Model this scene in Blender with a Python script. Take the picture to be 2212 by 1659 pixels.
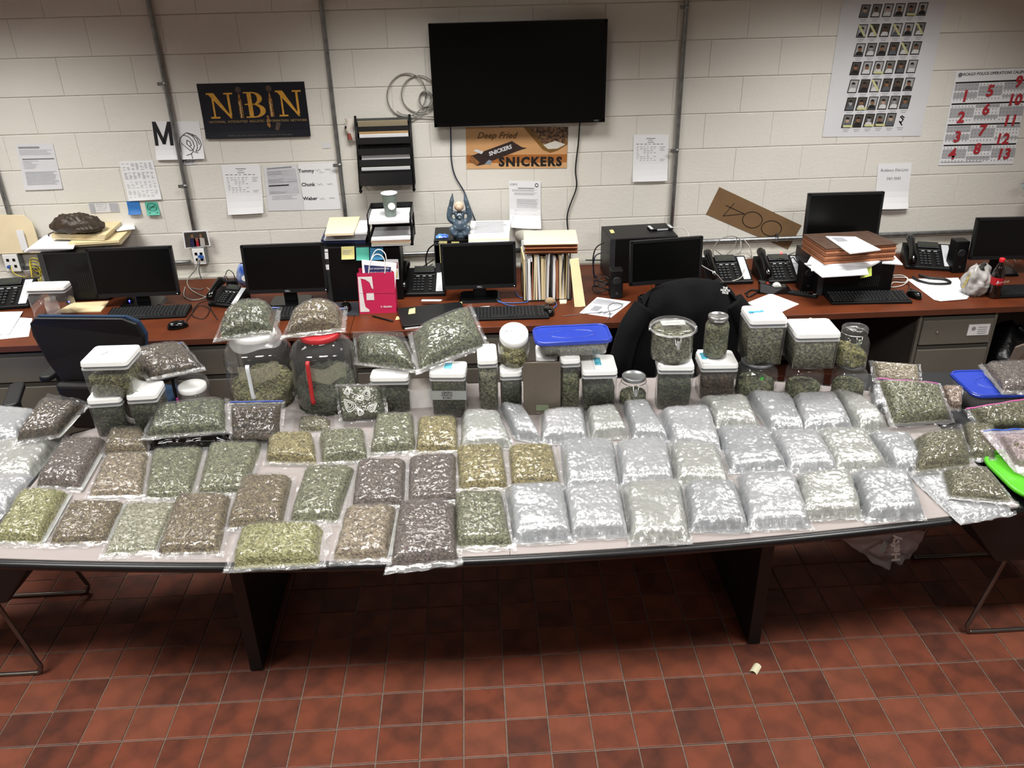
import bpy, math, random
from math import sin, cos, pi, radians, tan, sqrt, atan2
from mathutils import Vector, noise, Matrix
S = bpy.context.scene
COL = S.collection
for o in list(bpy.data.objects): bpy.data.objects.remove(o)
# ---------------------------------------------------------------- camera
F_PX, PITCH, ROLL, YAW, CH, WD = 1815.6, 0.47847, -0.02335, 0.0408, 2.517, 5.071
cf = Vector((sin(YAW)*cos(PITCH), cos(YAW)*cos(PITCH), -sin(PITCH)))
cr0 = Vector((cos(YAW), -sin(YAW), 0)); cu0 = cr0.cross(cf)
cr = cr0*cos(ROLL) + cu0*sin(ROLL); cu = cu0*cos(ROLL) - cr0*sin(ROLL)
cam = bpy.data.cameras.new('camera'); camo = bpy.data.objects.new('camera', cam); COL.objects.link(camo)
cam.sensor_fit = 'HORIZONTAL'; cam.sensor_width = 36.0; cam.lens = 36.0*F_PX/2212; cam.clip_start = .05
camo.matrix_world = Matrix(((cr.x, cu.x, -cf.x, 0), (cr.y, cu.y, -cf.y, 0), (cr.z, cu.z, -cf.z, CH), (0, 0, 0, 1)))
S.camera = camo
def ray(x, y): return cf*F_PX + cr*(x-1106) - cu*(y-829.5)
def Z(x, y, z):                     # where the sight line through a photo point meets the height z
    d = ray(x, y); return Vector((0, 0, CH)) + d*((z-CH)/d.z)
def Y(x, y, yy=WD):                 # ... meets the upright plane at depth yy
    d = ray(x, y); return Vector((0, 0, CH)) + d*(yy/d.y)
# ---------------------------------------------------------------- world, lamps, exposure
w = bpy.data.worlds.new('world'); S.world = w; w.use_nodes = True
w.node_tree.nodes['Background'].inputs[0].default_value = (.75, .78, .8, 1); w.node_tree.nodes['Background'].inputs[1].default_value = .05
def lamp(x, y, p, spread=150, sx=1.2, sy=.5, z=2.93):
    l = bpy.data.lights.new('ceiling_lamp', 'AREA'); l.shape = 'RECTANGLE'; l.size = sx; l.size_y = sy; l.energy = p
    l.spread = radians(spread); l.color = (1, .985, .95)
    o = bpy.data.objects.new('ceiling_lamp', l); COL.objects.link(o); o.location = (x, y, z); return o
for x in (-2.6, -.2, 2.2): lamp(x, 1.45, 31)
for x in (-2.6, -.2, 2.2): lamp(x, 3.9, 20, 112)
for x in (-2.5, 2.1): lamp(x, -1.6, 15)
cy_ = S.cycles; cy_.max_bounces = 5; cy_.diffuse_bounces = 2; cy_.use_adaptive_sampling = True; cy_.adaptive_threshold = .045; cy_.glossy_bounces = 3; cy_.transmission_bounces = 3; cy_.transparent_max_bounces = 10; cy_.caustics_reflective = False; cy_.caustics_refractive = False
vs = S.view_settings; vs.view_transform = 'Standard'; vs.look = 'None'; vs.exposure = 0.95; vs.gamma = 1.0; vs.use_curve_mapping = False
# ---------------------------------------------------------------- materials
def lin(c):
    if isinstance(c, str): c = [int(c[i:i+2], 16)/255 for i in (0, 2, 4)]
    return tuple((v/12.92 if v <= .04045 else ((v+.055)/1.055)**2.4) for v in c) + (1,)
MC = {}
def mat(name, col='808080', rough=.5, metal=0, var=.08, scale=30, bump=0, bscale=80, coat=0, emit=None, estr=1, col2=None, spec=.5, alpha=None):
    if name in MC: return MC[name]
    m = bpy.data.materials.new(name); m.use_nodes = True; MC[name] = m
    N, L = m.node_tree.nodes, m.node_tree.links; b = N['Principled BSDF']
    c = lin(col); c2 = lin(col2) if col2 else tuple(v*(1-var) for v in c[:3])+(1,)
    tc = N.new('ShaderNodeTexCoord'); t = N.new('ShaderNodeTexNoise'); t.inputs['Scale'].default_value = scale; t.inputs['Detail'].default_value = 4
    L.new(tc.outputs['Object'], t.inputs['Vector'])
    r = N.new('ShaderNodeValToRGB'); r.color_ramp.elements[0].color = c2; r.color_ramp.elements[1].color = c
    r.color_ramp.elements[0].position = .35; r.color_ramp.elements[1].position = .62
    L.new(t.outputs[0], r.inputs[0]); L.new(r.outputs[0], b.inputs['Base Color'])
    b.inputs['Roughness'].default_value = rough; b.inputs['Metallic'].default_value = metal; b.inputs['Coat Weight'].default_value = coat
    b.inputs['Specular IOR Level'].default_value = spec
    if bump:
        t2 = N.new('ShaderNodeTexNoise'); t2.inputs['Scale'].default_value = bscale; t2.inputs['Detail'].default_value = 3
        L.new(tc.outputs['Object'], t2.inputs['Vector'])
        bp = N.new('ShaderNodeBump'); bp.inputs['Strength'].default_value = bump; bp.inputs['Distance'].default_value = .004
        L.new(t2.outputs[0], bp.inputs['Height']); L.new(bp.outputs[0], b.inputs['Normal'])
    if emit:
        b.inputs['Emission Color'].default_value = lin(emit); b.inputs['Emission Strength'].default_value = estr
    return m
def clear(name, tint='ffffff', haze=.06, gloss=.06, rough=.05, bump=0, bscale=60, hazecol='ffffff'):
    """see-through plastic or glass: mostly transparent, a mirror-like part by angle, a little milky haze"""
    if name in MC: return MC[name]
    m = bpy.data.materials.new(name); m.use_nodes = True; MC[name] = m
    N, L = m.node_tree.nodes, m.node_tree.links; N.remove(N['Principled BSDF']); out = N['Material Output']
    tr = N.new('ShaderNodeBsdfTransparent'); tr.inputs[0].default_value = lin(tint)
    df = N.new('ShaderNodeBsdfDiffuse'); df.inputs[0].default_value = lin(hazecol)
    gl = N.new('ShaderNodeBsdfGlossy'); gl.inputs['Roughness'].default_value = rough; gl.inputs[0].default_value = (1, 1, 1, 1)
    m1 = N.new('ShaderNodeMixShader'); m1.inputs[0].default_value = haze; L.new(tr.outputs[0], m1.inputs[1]); L.new(df.outputs[0], m1.inputs[2])
    fr = N.new('ShaderNodeLayerWeight'); fr.inputs[0].default_value = .5
    pw = N.new('ShaderNodeMath'); pw.operation = 'POWER'; pw.inputs[1].default_value = 4.5; L.new(fr.outputs['Facing'], pw.inputs[0])
    ad = N.new('ShaderNodeMath'); ad.operation = 'MULTIPLY_ADD'; ad.inputs[1].default_value = .75; ad.inputs[2].default_value = gloss; ad.use_clamp = True; L.new(pw.outputs[0], ad.inputs[0])
    m2 = N.new('ShaderNodeMixShader'); L.new(ad.outputs[0], m2.inputs[0]); L.new(m1.outputs[0], m2.inputs[1]); L.new(gl.outputs[0], m2.inputs[2])
    L.new(m2.outputs[0], out.inputs[0])
    if bump:
        tc = N.new('ShaderNodeTexCoord'); t2 = N.new('ShaderNodeTexNoise'); t2.inputs['Scale'].default_value = bscale; t2.inputs['Detail'].default_value = 3; t2.inputs['Distortion'].default_value = 1.5
        L.new(tc.outputs['Object'], t2.inputs['Vector']); bp = N.new('ShaderNodeBump'); bp.inputs['Strength'].default_value = bump; bp.inputs['Distance'].default_value = .01
        L.new(t2.outputs[0], bp.inputs['Height']); L.new(bp.outputs[0], gl.inputs['Normal'])
    return m
def herb(name, cols, scale=135, coat=.0, k=.6):
    """dried plant matter: cells of several shades"""
    if name in MC: return MC[name]
    m = bpy.data.materials.new(name); m.use_nodes = True; MC[name] = m
    N, L = m.node_tree.nodes, m.node_tree.links; b = N['Principled BSDF']
    tc = N.new('ShaderNodeTexCoord'); v = N.new('ShaderNodeTexVoronoi'); v.inputs['Scale'].default_value = scale
    t = N.new('ShaderNodeTexNoise'); t.inputs['Scale'].default_value = scale*.7; t.inputs['Detail'].default_value = 5
    for x in (v, t): L.new(tc.outputs['Object'], x.inputs['Vector'])
    mx = N.new('ShaderNodeMix'); mx.inputs[0].default_value = .5
    sp = N.new('ShaderNodeSeparateColor'); L.new(v.outputs['Color'], sp.inputs[0])
    L.new(sp.outputs[0], mx.inputs[2]); L.new(t.outputs[0], mx.inputs[3])
    r = N.new('ShaderNodeValToRGB'); e = r.color_ramp.elements
    while len(e) < len(cols): e.new(.5)
    for i, c in enumerate(cols): e[i].position = .24+.5*i/(len(cols)-1); e[i].color = tuple(q*k for q in lin(c)[:3])+(1,)
    L.new(mx.outputs[0], r.inputs[0]); L.new(r.outputs[0], b.inputs['Base Color']); b.inputs['Roughness'].default_value = .8
    bp = N.new('ShaderNodeBump'); bp.inputs['Strength'].default_value = .7; bp.inputs['Distance'].default_value = .006
    L.new(v.outputs['Distance'], bp.inputs['Height']); L.new(bp.outputs[0], b.inputs['Normal'])
    b.inputs['Coat Weight'].default_value = coat; b.inputs['Coat Roughness'].default_value = .08
    return m
# ---------------------------------------------------------------- mesh building
class MB:
    def __init__(s): s.v = []; s.f = []; s.sm = []
    def add(s, vs, fs, smooth=False):
        n = len(s.v); s.v += [tuple(p) for p in vs]; s.f += [tuple(i+n for i in f) for f in fs]; s.sm += [smooth]*len(fs); return s
    def box(s, a, b, R=None, o=(0, 0, 0)):
        x0, y0, z0 = a; x1, y1, z1 = b
        p = [Vector(q) for q in ((x0,y0,z0),(x1,y0,z0),(x1,y1,z0),(x0,y1,z0),(x0,y0,z1),(x1,y0,z1),(x1,y1,z1),(x0,y1,z1))]
        if R is not None: p = [R @ q + Vector(o) for q in p]
        return s.add(p, [(3,2,1,0),(4,5,6,7),(0,1,5,4),(1,2,6,5),(2,3,7,6),(3,0,4,7)])
    def prism(s, pts, z0, z1, top=None, smooth=False, fn=None):
        """pts: outline (x, y), counter-clockwise; top: outline at z1"""
        n = len(pts); t = top or pts
        v = [(x, y, z0) for x, y in pts]+[(x, y, z1) for x, y in t]
        if fn: v = [fn(q) for q in v]
        k = len(s.v); s.v += [tuple(q) for q in v]
        s.f += [tuple(k+i for i in reversed(range(n))), tuple(k+n+i for i in range(n))]; s.sm += [False, False]
        for i in range(n): s.f.append((k+i, k+(i+1) % n, k+n+(i+1) % n, k+n+i)); s.sm.append(smooth)
        return s
    def lathe(s, prof, n=32, c=(0, 0, 0), sq=None, R=None, caps=True):
        """prof: (r, z) list; sq: superellipse power for squarish sections"""
        k = len(s.v); c = Vector(c)
        for r, z in prof:
            for i in range(n):
                a = 2*pi*(i+.5)/n; x, y = cos(a), sin(a)
                if sq: d = (abs(x)**sq+abs(y)**sq)**(-1/sq); x *= d; y *= d
                q = Vector((x*r, y*r, z)); q = (R @ q if R is not None else q)+c; s.v.append(tuple(q))
        for j in range(len(prof)-1):
            for i in range(n):
                i2 = (i+1) % n; s.f.append((k+j*n+i, k+j*n+i2, k+j*n+n+i2, k+j*n+n+i)); s.sm.append(True)
        if caps:
            s.f.append(tuple(k+i for i in reversed(range(n)))); s.f.append(tuple(k+(len(prof)-1)*n+i for i in range(n))); s.sm += [False, False]
        return s
    def tube(s, pts, r, n=8, closed=False):
        pts = [Vector(p) for p in pts]; k = len(s.v); m = len(pts); up = None
        for j, p in enumerate(pts):
            if closed: t = pts[(j+1) % m]-pts[j-1]
            else: t = pts[min(j+1, m-1)]-pts[max(j-1, 0)]
            t = t.normalized() if t.length > 1e-9 else Vector((0, 0, 1))
            if up is None: up = t.orthogonal().normalized()
            up = (up-t*up.dot(t)); up = up.normalized() if up.length > 1e-6 else t.orthogonal().normalized()
            bn = t.cross(up); rr = r[j] if isinstance(r, (list, tuple)) else r
            for i in range(n): a = 2*pi*i/n; s.v.append(tuple(p+(up*cos(a)+bn*sin(a))*rr))
        for j in range(m if closed else m-1):
            j2 = (j+1) % m
            for i in range(n): s.f.append((k+j*n+i, k+j*n+(i+1) % n, k+j2*n+(i+1) % n, k+j2*n+i)); s.sm.append(True)
        if not closed:
            s.f.append(tuple(k+i for i in reversed(range(n)))); s.f.append(tuple(k+(m-1)*n+i for i in range(n))); s.sm += [False, False]
        return s
    def grid(s, fn, nu, nv, smooth=True):
        k = len(s.v)
        for j in range(nv+1):
            for i in range(nu+1): s.v.append(tuple(fn(i/nu, j/nv)))
        for j in range(nv):
            for i in range(nu):
                a = k+j*(nu+1)+i; s.f.append((a, a+1, a+nu+2, a+nu+1)); s.sm.append(smooth)
        return s
    def mesh(s, name):
        me = bpy.data.meshes.new(name); me.from_pydata(s.v, [], s.f); me.polygons.foreach_set('use_smooth', s.sm); me.update(); return me
    def obj(s, name, m, parent=None, bevel=0, seg=2):
        o = bpy.data.objects.new(name, s.mesh(name)); COL.objects.link(o); o.data.materials.append(m)
        if parent is not None: o.parent = parent
        if bevel:
            d = o.modifiers.new('bevel', 'BEVEL'); d.width = bevel; d.segments = seg; d.limit_method = 'ANGLE'; d.angle_limit = radians(40)
        return o
def box(a, b): return MB().box(a, b)
def tag(o, label, cat, group=None):
    o['label'] = label; o['category'] = cat
    if group: o['group'] = group
    return o
def thing(name, label, cat, loc=(0, 0, 0), rz=0, group=None):
    o = bpy.data.objects.new(name, None); COL.objects.link(o); o.location = loc; o.rotation_euler = (0, 0, rz); o.empty_display_size = .05
    return tag(o, label, cat, group)
def struct(o): o['kind'] = 'structure'; return o
def stuff(o): o['kind'] = 'stuff'; return o
def rrect(w, d, r, n=4, cx=0, cy=0):
    p = []
    for sx, sy, a0 in ((1, -1, -90), (1, 1, 0), (-1, 1, 90), (-1, -1, 180)):
        for i in range(n+1):
            a = radians(a0+90*i/n); p.append((cx+sx*(w/2-r)+r*cos(a), cy+sy*(d/2-r)+r*sin(a)))
    return p
TXT = {}
def text_mesh(t, size=.02, shear=0, bold=0, extrude=0.0, align='CENTER', space=1.0):
    c = bpy.data.curves.new('t', 'FONT'); c.body = t; c.size = size; c.shear = shear; c.offset = bold; c.extrude = extrude; c.align_x = align; c.align_y = 'CENTER'; c.space_character = space
    c.resolution_u = 2
    o = bpy.data.objects.new('t', c); COL.objects.link(o); bpy.context.view_layer.update()
    me = bpy.data.meshes.new_from_object(o); bpy.data.objects.remove(o); bpy.data.curves.remove(c); return me
def lettering(t, m, parent, M4, size, name='lettering', **k):
    """text as a flat mesh; M4 maps (x right, y up, z out of the face) into the parent's space"""
    me = text_mesh(t, size, **k); me.transform(M4); me.materials.clear(); me.materials.append(m)
    o = bpy.data.objects.new(name, me); COL.objects.link(o); o.parent = parent; return o
def frame(o, x, y):
    """matrix of a face: origin o, x right, y up (both unit), z = x cross y outward"""
    x = Vector(x).normalized(); y = Vector(y).normalized(); z = x.cross(y); o = Vector(o)
    return Matrix(((x.x, y.x, z.x, o.x), (x.y, y.y, z.y, o.y), (x.z, y.z, z.z, o.z), (0, 0, 0, 1)))
def smooth_path(pts, n=8):
    pts = [Vector(p) for p in pts]; out = []
    for i in range(len(pts)-1):
        p0 = pts[max(i-1, 0)]; p1 = pts[i]; p2 = pts[i+1]; p3 = pts[min(i+2, len(pts)-1)]
        for k in range(n):
            t = k/n; out.append(.5*((2*p1)+(p2-p0)*t+(2*p0-5*p1+4*p2-p3)*t*t+(3*p1-p0-3*p2+p3)*t**3))
    return out+[pts[-1]]
def copy_tree(o, parent=None):
    c = o.copy(); COL.objects.link(c); c.parent = parent
    for ch in list(o.children): copy_tree(ch, c)
    return c
# common materials
BLACK = mat('black_plastic', '0a0a0b', .42, scale=200, var=.2, bump=.06, bscale=900, spec=.3)
BLKG = mat('black_gloss', '060607', .16, var=.1)
SCREEN = mat('dark_screen', '050606', .3, var=.05, spec=.35)
WHITE = mat('white_plastic', 'f2f2f0', .32, var=.02)
PAPER = mat('white_paper', 'eeeef0', .75, var=.02, scale=8)
PAPERG = mat('greyish_paper', 'dcdcdf', .78, var=.03, scale=6)
INK = mat('black_ink', '17171a', .6, var=.1)
INKG = mat('grey_print', '8f9096', .7, var=.1)
INKL = mat('pale_grey_print', 'b4b5bb', .7, var=.1)
MANILA = mat('manila_card', 'e3cfa2', .7, var=.06, scale=12)
MANILA2 = mat('pale_manila_card', 'ecdcb8', .7, var=.05, scale=14)
KRAFT = mat('brown_expanding_card', 'a56a48', .75, var=.18, scale=25)
STEEL = mat('galvanised_steel', '9a9c9c', .38, metal=.85, var=.25, scale=40)
CHROME = mat('chrome', 'c8c8c8', .18, metal=1, var=.05)
GREYMET = mat('grey_painted_steel', '6a675e', .5, var=.06, scale=4)
GREYDK = mat('dark_grey_plastic', '2a2b2d', .5, var=.1)
GLASS = clear('clear_container', haze=.035, gloss=.03, rough=.03)
GLASSJ = clear('clear_jar', haze=.03, gloss=.04, rough=.02)
FILM = clear('clear_film', haze=.03, gloss=.045, rough=.05, bump=.12, bscale=120)
SEAM = clear('seam_film', haze=.11, gloss=.06, rough=.10, bump=.2, bscale=60)
FILMW = clear('milky_film', haze=.30, gloss=.06, rough=.12, bump=.3, bscale=45)
FILMS = clear('shiny_film', haze=.08, gloss=.09, rough=.06, bump=.15, bscale=110)
# ================================================================ the setting
# floor: grout bed, 300 nearest visible quarry tiles as pieces, the rest joined
grout = mat('floor_grout', '75665a', .9, var=.25, scale=60)
fl = struct(box((-4.2, -3.2, -.05), (4.8, WD+.2, -.004)).obj('floor', grout))
T, FX, FY = .1545, -.1172, 2.6387
TM = [mat('quarry_tile_%s' % 'abcdefgh'[i], c, .42, var=.3, scale=9, bump=.12, bscale=120, col2=c2, spec=.2) for i, (c, c2) in enumerate((
    ('744030', '5d352a'), ('703d2d', '4f2f26'), ('693b2d', '4b2d25'), ('754131', '60382c'), ('66392c', '482c25'), ('794635', '653c2f'), ('62382c', '4a2f28'), ('713f2e', '583429')))]
g = .0028
tme = []
for m in TM:
    b = MB(); o_, i_ = T/2-g, T/2-g-.003
    b.prism([(-o_, -o_), (o_, -o_), (o_, o_), (-o_, o_)], -.01, -.0015); b.f.pop(1); b.sm.pop(1)
    k = len(b.v); b.v += [(-i_, -i_, 0), (i_, -i_, 0), (i_, i_, 0), (-i_, i_, 0)]
    b.f.append((k, k+1, k+2, k+3)); b.sm.append(False)
    for i in range(4): b.f.append((4+i, 4+(i+1) % 4, k+(i+1) % 4, k+i)); b.sm.append(False)
    me = b.mesh('tile'); me.materials.append(m); tme.append((me, list(b.v), list(b.f)))
random.seed(4)
cells = []
for i in range(-26, 32):
    for j in range(-16, 30):
        x, y = FX+(i+.5)*T, FY-(j+.5)*T
        if not (-4.1 < x < 4.7 and -3.1 < y < WD): continue
        cells.append((x, y))
def seen(x, y):
    d = Vector((x, y, 0))-Vector((0, 0, CH)); zz = d.dot(cf); u = 1106+F_PX*d.dot(cr)/zz; v = 829.5-F_PX*d.dot(cu)/zz
    return zz > 0 and -40 < u < 2252 and 1215 < v < 1700
near = sorted([c for c in cells if seen(*c)], key=lambda c: c[1])[:298]; ns = set(near)
for x, y in near:
    o = bpy.data.objects.new('tile', random.choice(tme)[0]); COL.objects.link(o); o.parent = fl
    o.location = (x, y, random.uniform(-.0006, .0006)); o.rotation_euler = (random.uniform(-.002, .002), random.uniform(-.002, .002), random.choice((0, 1, 2, 3))*pi/2)
rest = MB(); mi = []
for x, y in cells:
    if (x, y) in ns: continue
    _, v, f = tme[0]; rest.add([(a+x, b_+y, c) for a, b_, c in v], f); mi += [random.randrange(8)]*len(f)
ro = stuff(rest.obj('far_tiles', TM[0], fl))
for m in TM[1:]: ro.data.materials.append(m)
ro.data.polygons.foreach_set('material_index', mi)
# back wall: mortar plane with painted concrete blocks proud of it
def wallpaint(name, bump):
    return mat(name, 'e3dfd6', .62, var=.035, scale=3, bump=bump, bscale=70)
WALL = wallpaint('painted_block', .35)
wb = struct(box((-4.2, WD, 0), (4.8, WD+.2, 3.0)).obj('wall_back', WALL))
CHh, BL = .2032, .4064
bm = MB(); hw, hh = BL/2-.0004, CHh/2-.0018; cb = .0035
bm.prism([(-hw, -hh), (hw, -hh), (hw, hh), (-hw, hh)], 0, .0035, fn=lambda q: (q[0], -q[2], q[1]))
k = len(bm.v); iw, ih = hw-.0014, hh-cb
bm.f.pop(1); bm.sm.pop(1)
bm.v += [(-iw, -.0048, -ih), (iw, -.0048, -ih), (iw, -.0048, ih), (-iw, -.0048, ih)]; bm.f.append((k, k+1, k+2, k+3)); bm.sm.append(False)
for i in range(4): bm.f.append((4+i, 4+(i+1) % 4, k+(i+1) % 4, k+i)); bm.sm.append(False)
bme = bm.mesh('block'); bme.materials.append(WALL)
random.seed(2)
for r in range(3, 12):
    off = .166 if r % 2 else .37
    for c in range(-9, 10):
        x = off+c*BL
        if not -3.4 < x < 4.1: continue
        o = bpy.data.objects.new('block', bme); COL.objects.link(o); o.parent = wb
        o.location = (x+BL/2, WD+random.uniform(-.0006, .0008), r*CHh+CHh/2)
paint2 = mat('plain_wall_paint', 'c9c4b8', .7, var=.05, scale=2)
struct(box((-4.3, -3.3, 0), (-4.2, WD+.2, 3)).obj('wall_left', paint2))
struct(box((4.8, -3.3, 0), (4.9, WD+.2, 3)).obj('wall_right', paint2))
struct(box((-4.3, -3.3, 0), (4.9, -3.2, 3)).obj('wall_front', mat('far_wall_paint', '77756e', .7, var=.1, scale=2)))
struct(box((-4.3, -3.3, 3), (4.9, WD+.2, 3.08)).obj('ceiling', mat('ceiling_tile', 'bdb9ae', .8, var=.05, scale=3)))
# wall raceway just above the desk
rw = mat('raceway_paint', 'b9b6ab', .45, var=.08, scale=5)
struct(MB().prism([(-.001, 0), (-.055, 0), (-.055, .06), (-.045, .075), (-.001, .075)][::-1], -3.4, 4.2, fn=lambda q: (q[2], WD-.006+q[0], .69+q[1])).obj('trim_1', rw))
# ---------------------------------------------------------------- conduits
def conduit(label, a, b, r=.0125, straps=()):
    t = thing('conduit', label, 'conduit', a)
    A, B = Vector(a), Vector(b); d = B-A
    MB().tube([(0, 0, 0)]+[d*(i/6) for i in range(1, 7)], r, 14).obj('pipe', STEEL, t)
    for s in straps:
        p = d*s; u = d.normalized(); sd = u.cross(Vector((0, 1, 0))).normalized()
        m = MB().tube([p-u*.009, p+u*.009], r*1.18, 14)
        q = p+sd*.03; Rm = frame((0, 0, 0), sd, u).to_3x3()
        m.box((0, -.009, -.013), (.038, .009, -.010), Rm, p)
        m.lathe([(.005, 0), (.005, .004)], 8, p+sd*.03+Vector((0, .012, 0)), R=Matrix.Rotation(pi/2, 3, 'X'))
        m.obj('strap', STEEL, t)
    return t
YC = WD-.024
def wz(x, y): return Y(x, y, YC)
a = wz(374, 270).x
conduit('grey steel conduit running down the wall past the M sign to a photo', (a, YC, wz(430, 545).z), (a, YC, 2.95), straps=(.2, .48, .86))
a = wz(720, 235).x
conduit('grey steel conduit on the wall between the blue poster and the file rack', (a, YC, .8), (a, YC, 2.95), straps=(.28, .75))
a = wz(1467, 245).x
conduit('grey steel conduit on the wall between the television and the portraits', (a, YC, .8), (a, YC, 2.95), straps=(.29, .655))
a = wz(25, 480).x
conduit('grey steel conduit dropping to the network jack at the far end of the desk', (a, YC, wz(35, 545).z), (a, YC, 2.95))
zc = wz(1620, 518).z
conduit('bare steel conduit running along the wall under the cardboard sign', (wz(1500, 523).x-.12, YC, zc), (3.2, YC, zc), r=.0155, straps=(.33,))
zc2 = wz(270, 571).z
conduit('grey steel conduit along the wall behind the first black monitor', (wz(45, 571).x+.02, YC, zc2), (wz(412, 565).x, YC, zc2))
conduit('steel conduit along the wall behind the desk phones and files', (wz(445, 565).x+.3, YC, zc2), (wz(1128, 540).x, YC, zc2), straps=(.8,))
# ---------------------------------------------------------------- network jacks
def jack(label, px, py, wpx, hpx, cables):
    c = Y(px, py, WD-.05); s = (Y(px+50, py, WD-.05)-Y(px-50, py, WD-.05)).length/100
    wd, ht = wpx*s, hpx*s
    t = thing('network_jack', label, 'wall socket', (c.x, WD-.006, c.z))
    box((-wd*.55, -.05, -ht*.55), (wd*.55, 0, ht*.55)).obj('box', STEEL, t, .003)
    box((-wd/2, -.056, -ht/2), (wd/2, -.051, ht/2)).obj('cover_plate', WHITE, t, .002)
    for i, (u, v) in enumerate(((-.2, .18), (.22, .18), (-.2, -.18), (.22, -.18))):
        box((u*wd-.008, -.058, v*ht-.008), (u*wd+.008, -.0565, v*ht+.008)).obj('port', BLACK, t)
    for u, v, mc in cables:
        box((u*wd-.007, -.075, v*ht-.007), (u*wd+.007, -.0575, v*ht+.007)).obj('plug', mat('blue_plug', '2b5fa8', .4), t)
    return c
jack('white network jack with a yellow cable at the far end of the desk', 27, 567, 32, 40, [(-.2, -.18, 0)])
jack('white network jack with two blue plugs below the family photo', 431, 553, 26, 36, [(.1, .05, 0), (.3, .0, 0)])
jack('white network jack with blue plugs beside the file sorter', 1139, 535, 26, 36, [(-.15, 0, 0), (.25, 0, 0)])
jack('steel outlet box behind the two desk phones', 1597, 566, 32, 20, [])
# ---------------------------------------------------------------- conference table
TZ = .74
tt = thing('conference_table', 'long boat-shaped conference table with pale top and black edge', 'table', (.07, 0, 0))
def tbl(off=0, n=40):
    p = []
    for i in range(n+1):
        u = -1+2*i/n; p.append((u*(1.81-off), 2.19+.125*abs(u)**2.0+off))
    for i in range(n+1):
        u = 1-2*i/n; p.append((u*(1.81-off), 3.46-.31*abs(u)**3.0-off))
    return p
lam = mat('pale_laminate', '968d8a', .5, var=.04, scale=4)
def half(sgn):
    P = tbl(.014); q = [p for p in P if p[0]*sgn >= -1e-6]
    if sgn < 0:
        q = P[:21]+P[61:]
        q = [(min(x, -.0006), y) for x, y in q]
    else:
        q = [(max(x, .0006), y) for x, y in P[20:62]]
    return q
for s in (-1, 1): MB().prism(half(s), TZ-.03, TZ).obj('tabletop', lam, tt, .001, 1)
edge = mat('black_rubber_edge', '0d0d0e', .35, var=.1)
eo = [(x, y, z) for x, y in tbl(.006) for z in (TZ-.018,)]
MB().tube(eo, .017, 10, closed=True).obj('edge_band', edge, tt)
blklam = mat('black_laminate', '0e0e0f', .4, var=.15, scale=6)
for xx in (-.935, 1.055):
    box((xx-.07-.025, 2.48, 0), (xx-.07+.025, 3.1, TZ-.03)).obj('leg', blklam, tt, .003)
box((-.98, 2.78, .35), (.96, 2.81, TZ-.03)).obj('modesty_panel', blklam, tt)
# ---------------------------------------------------------------- desk run along the wall
DZ, DY = .74, 4.085
desk = mat('cherry_laminate', '5c2b15', .45, var=.0, scale=7, col2='4e2411', spec=.22)
dedge = mat('cherry_edge', '5c3120', .45, var=.12, scale=9)
xs = [-3.4, Z(757, 712, DZ).x, Z(1345, 690, DZ).x+.25, 4.2]
DL = ['cherry-brown desktop under the first keyboards and the blue-edged chair', 'cherry-brown desktop under the pink bag and the file sorter', 'cherry-brown desktop under the wide accordion file and the cola bottle']
for i in range(3):
    t = thing('desk', DL[i], 'desk', (0, 0, 0))
    x0, x1 = xs[i]+.001, xs[i+1]-.001
    box((x0, DY+.004, DZ-.032), (x1, WD-.064, DZ)).obj('desktop', desk, t, .002)
    box((x0, DY, DZ-.034), (x1, DY+.0038, DZ-.001)).obj('front_edge', dedge, t, .001)
    box((x0+.02, WD-.2, 0.08), (x1-.02, WD-.18, DZ-.034)).obj('back_panel', mat('grey_modesty', '3a3834', .6), t)
    for xe in (x0+.02, x1-.03): box((xe-.015, DY+.03, 0), (xe+.015, WD-.1, DZ-.034)).obj('side_panel', mat('grey_modesty'), t)
def pedestal(label, x0, x1, ndraw, card=False):
    t = thing('drawer_unit', label, 'drawers', ((x0+x1)/2, DY+.03, 0)); w2 = (x1-x0)/2
    box((-w2, .012, .05), (w2, .6, DZ-.036)).obj('body', mat('dark_grey_steel', '4a4843', .5), t)
    for s in (-1, 1): box((s*w2-.008, 0, .05), (s*w2+.008, .02, DZ-.036)).obj('frame_side', GREYMET, t)
    h = .175; z = DZ-.075
    for i in range(ndraw):
        hh_ = h if i < ndraw-1 else max(.1, z-.06-h*0)
        d = box((-w2+.012, -.012, z-h+.03), (w2-.012, .011, z)).obj('drawer', GREYMET, t, .003)
        box((-w2+.012, -.002, z+.0), (w2-.012, .011, z+.02)).obj('pull_recess', mat('dark_grey_steel'), d)
        if i == 0: MB().lathe([(.008, 0), (.008, .004), (.004, .005)], 12, (-w2+.10, -.012, z-.07), R=Matrix.Rotation(pi/2, 3, 'X')).obj('lock', CHROME, d)
        if i == 0 and card:
            c = box((.06, -.0145, z-.095), (.18, -.0125, z-.03)).obj('name_card', PAPER, t)
            b = MB().lathe([(.012, 0), (.012, .0005)], 12, (.09, -.015, z-.055), R=Matrix.Rotation(pi/2, 3, 'X'))
            for q in range(4): b.box((.115, -.0152, z-.05-q*.012), (.165, -.0148, z-.046-q*.012))
            b.obj('print', INKG, c)
        z -= h
    return t
pedestal('grey steel drawer unit behind the blue-edged office chair', -2.95, -1.98, 3)
pedestal('grey steel drawer unit behind the jar with the white handle', -1.94, -1.28, 3)
pedestal('grey steel drawer unit behind the green film bags', -.68, .33, 3)
pedestal('grey steel drawer unit with a name card at the far end', 2.41, 2.83, 3, True)
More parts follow.
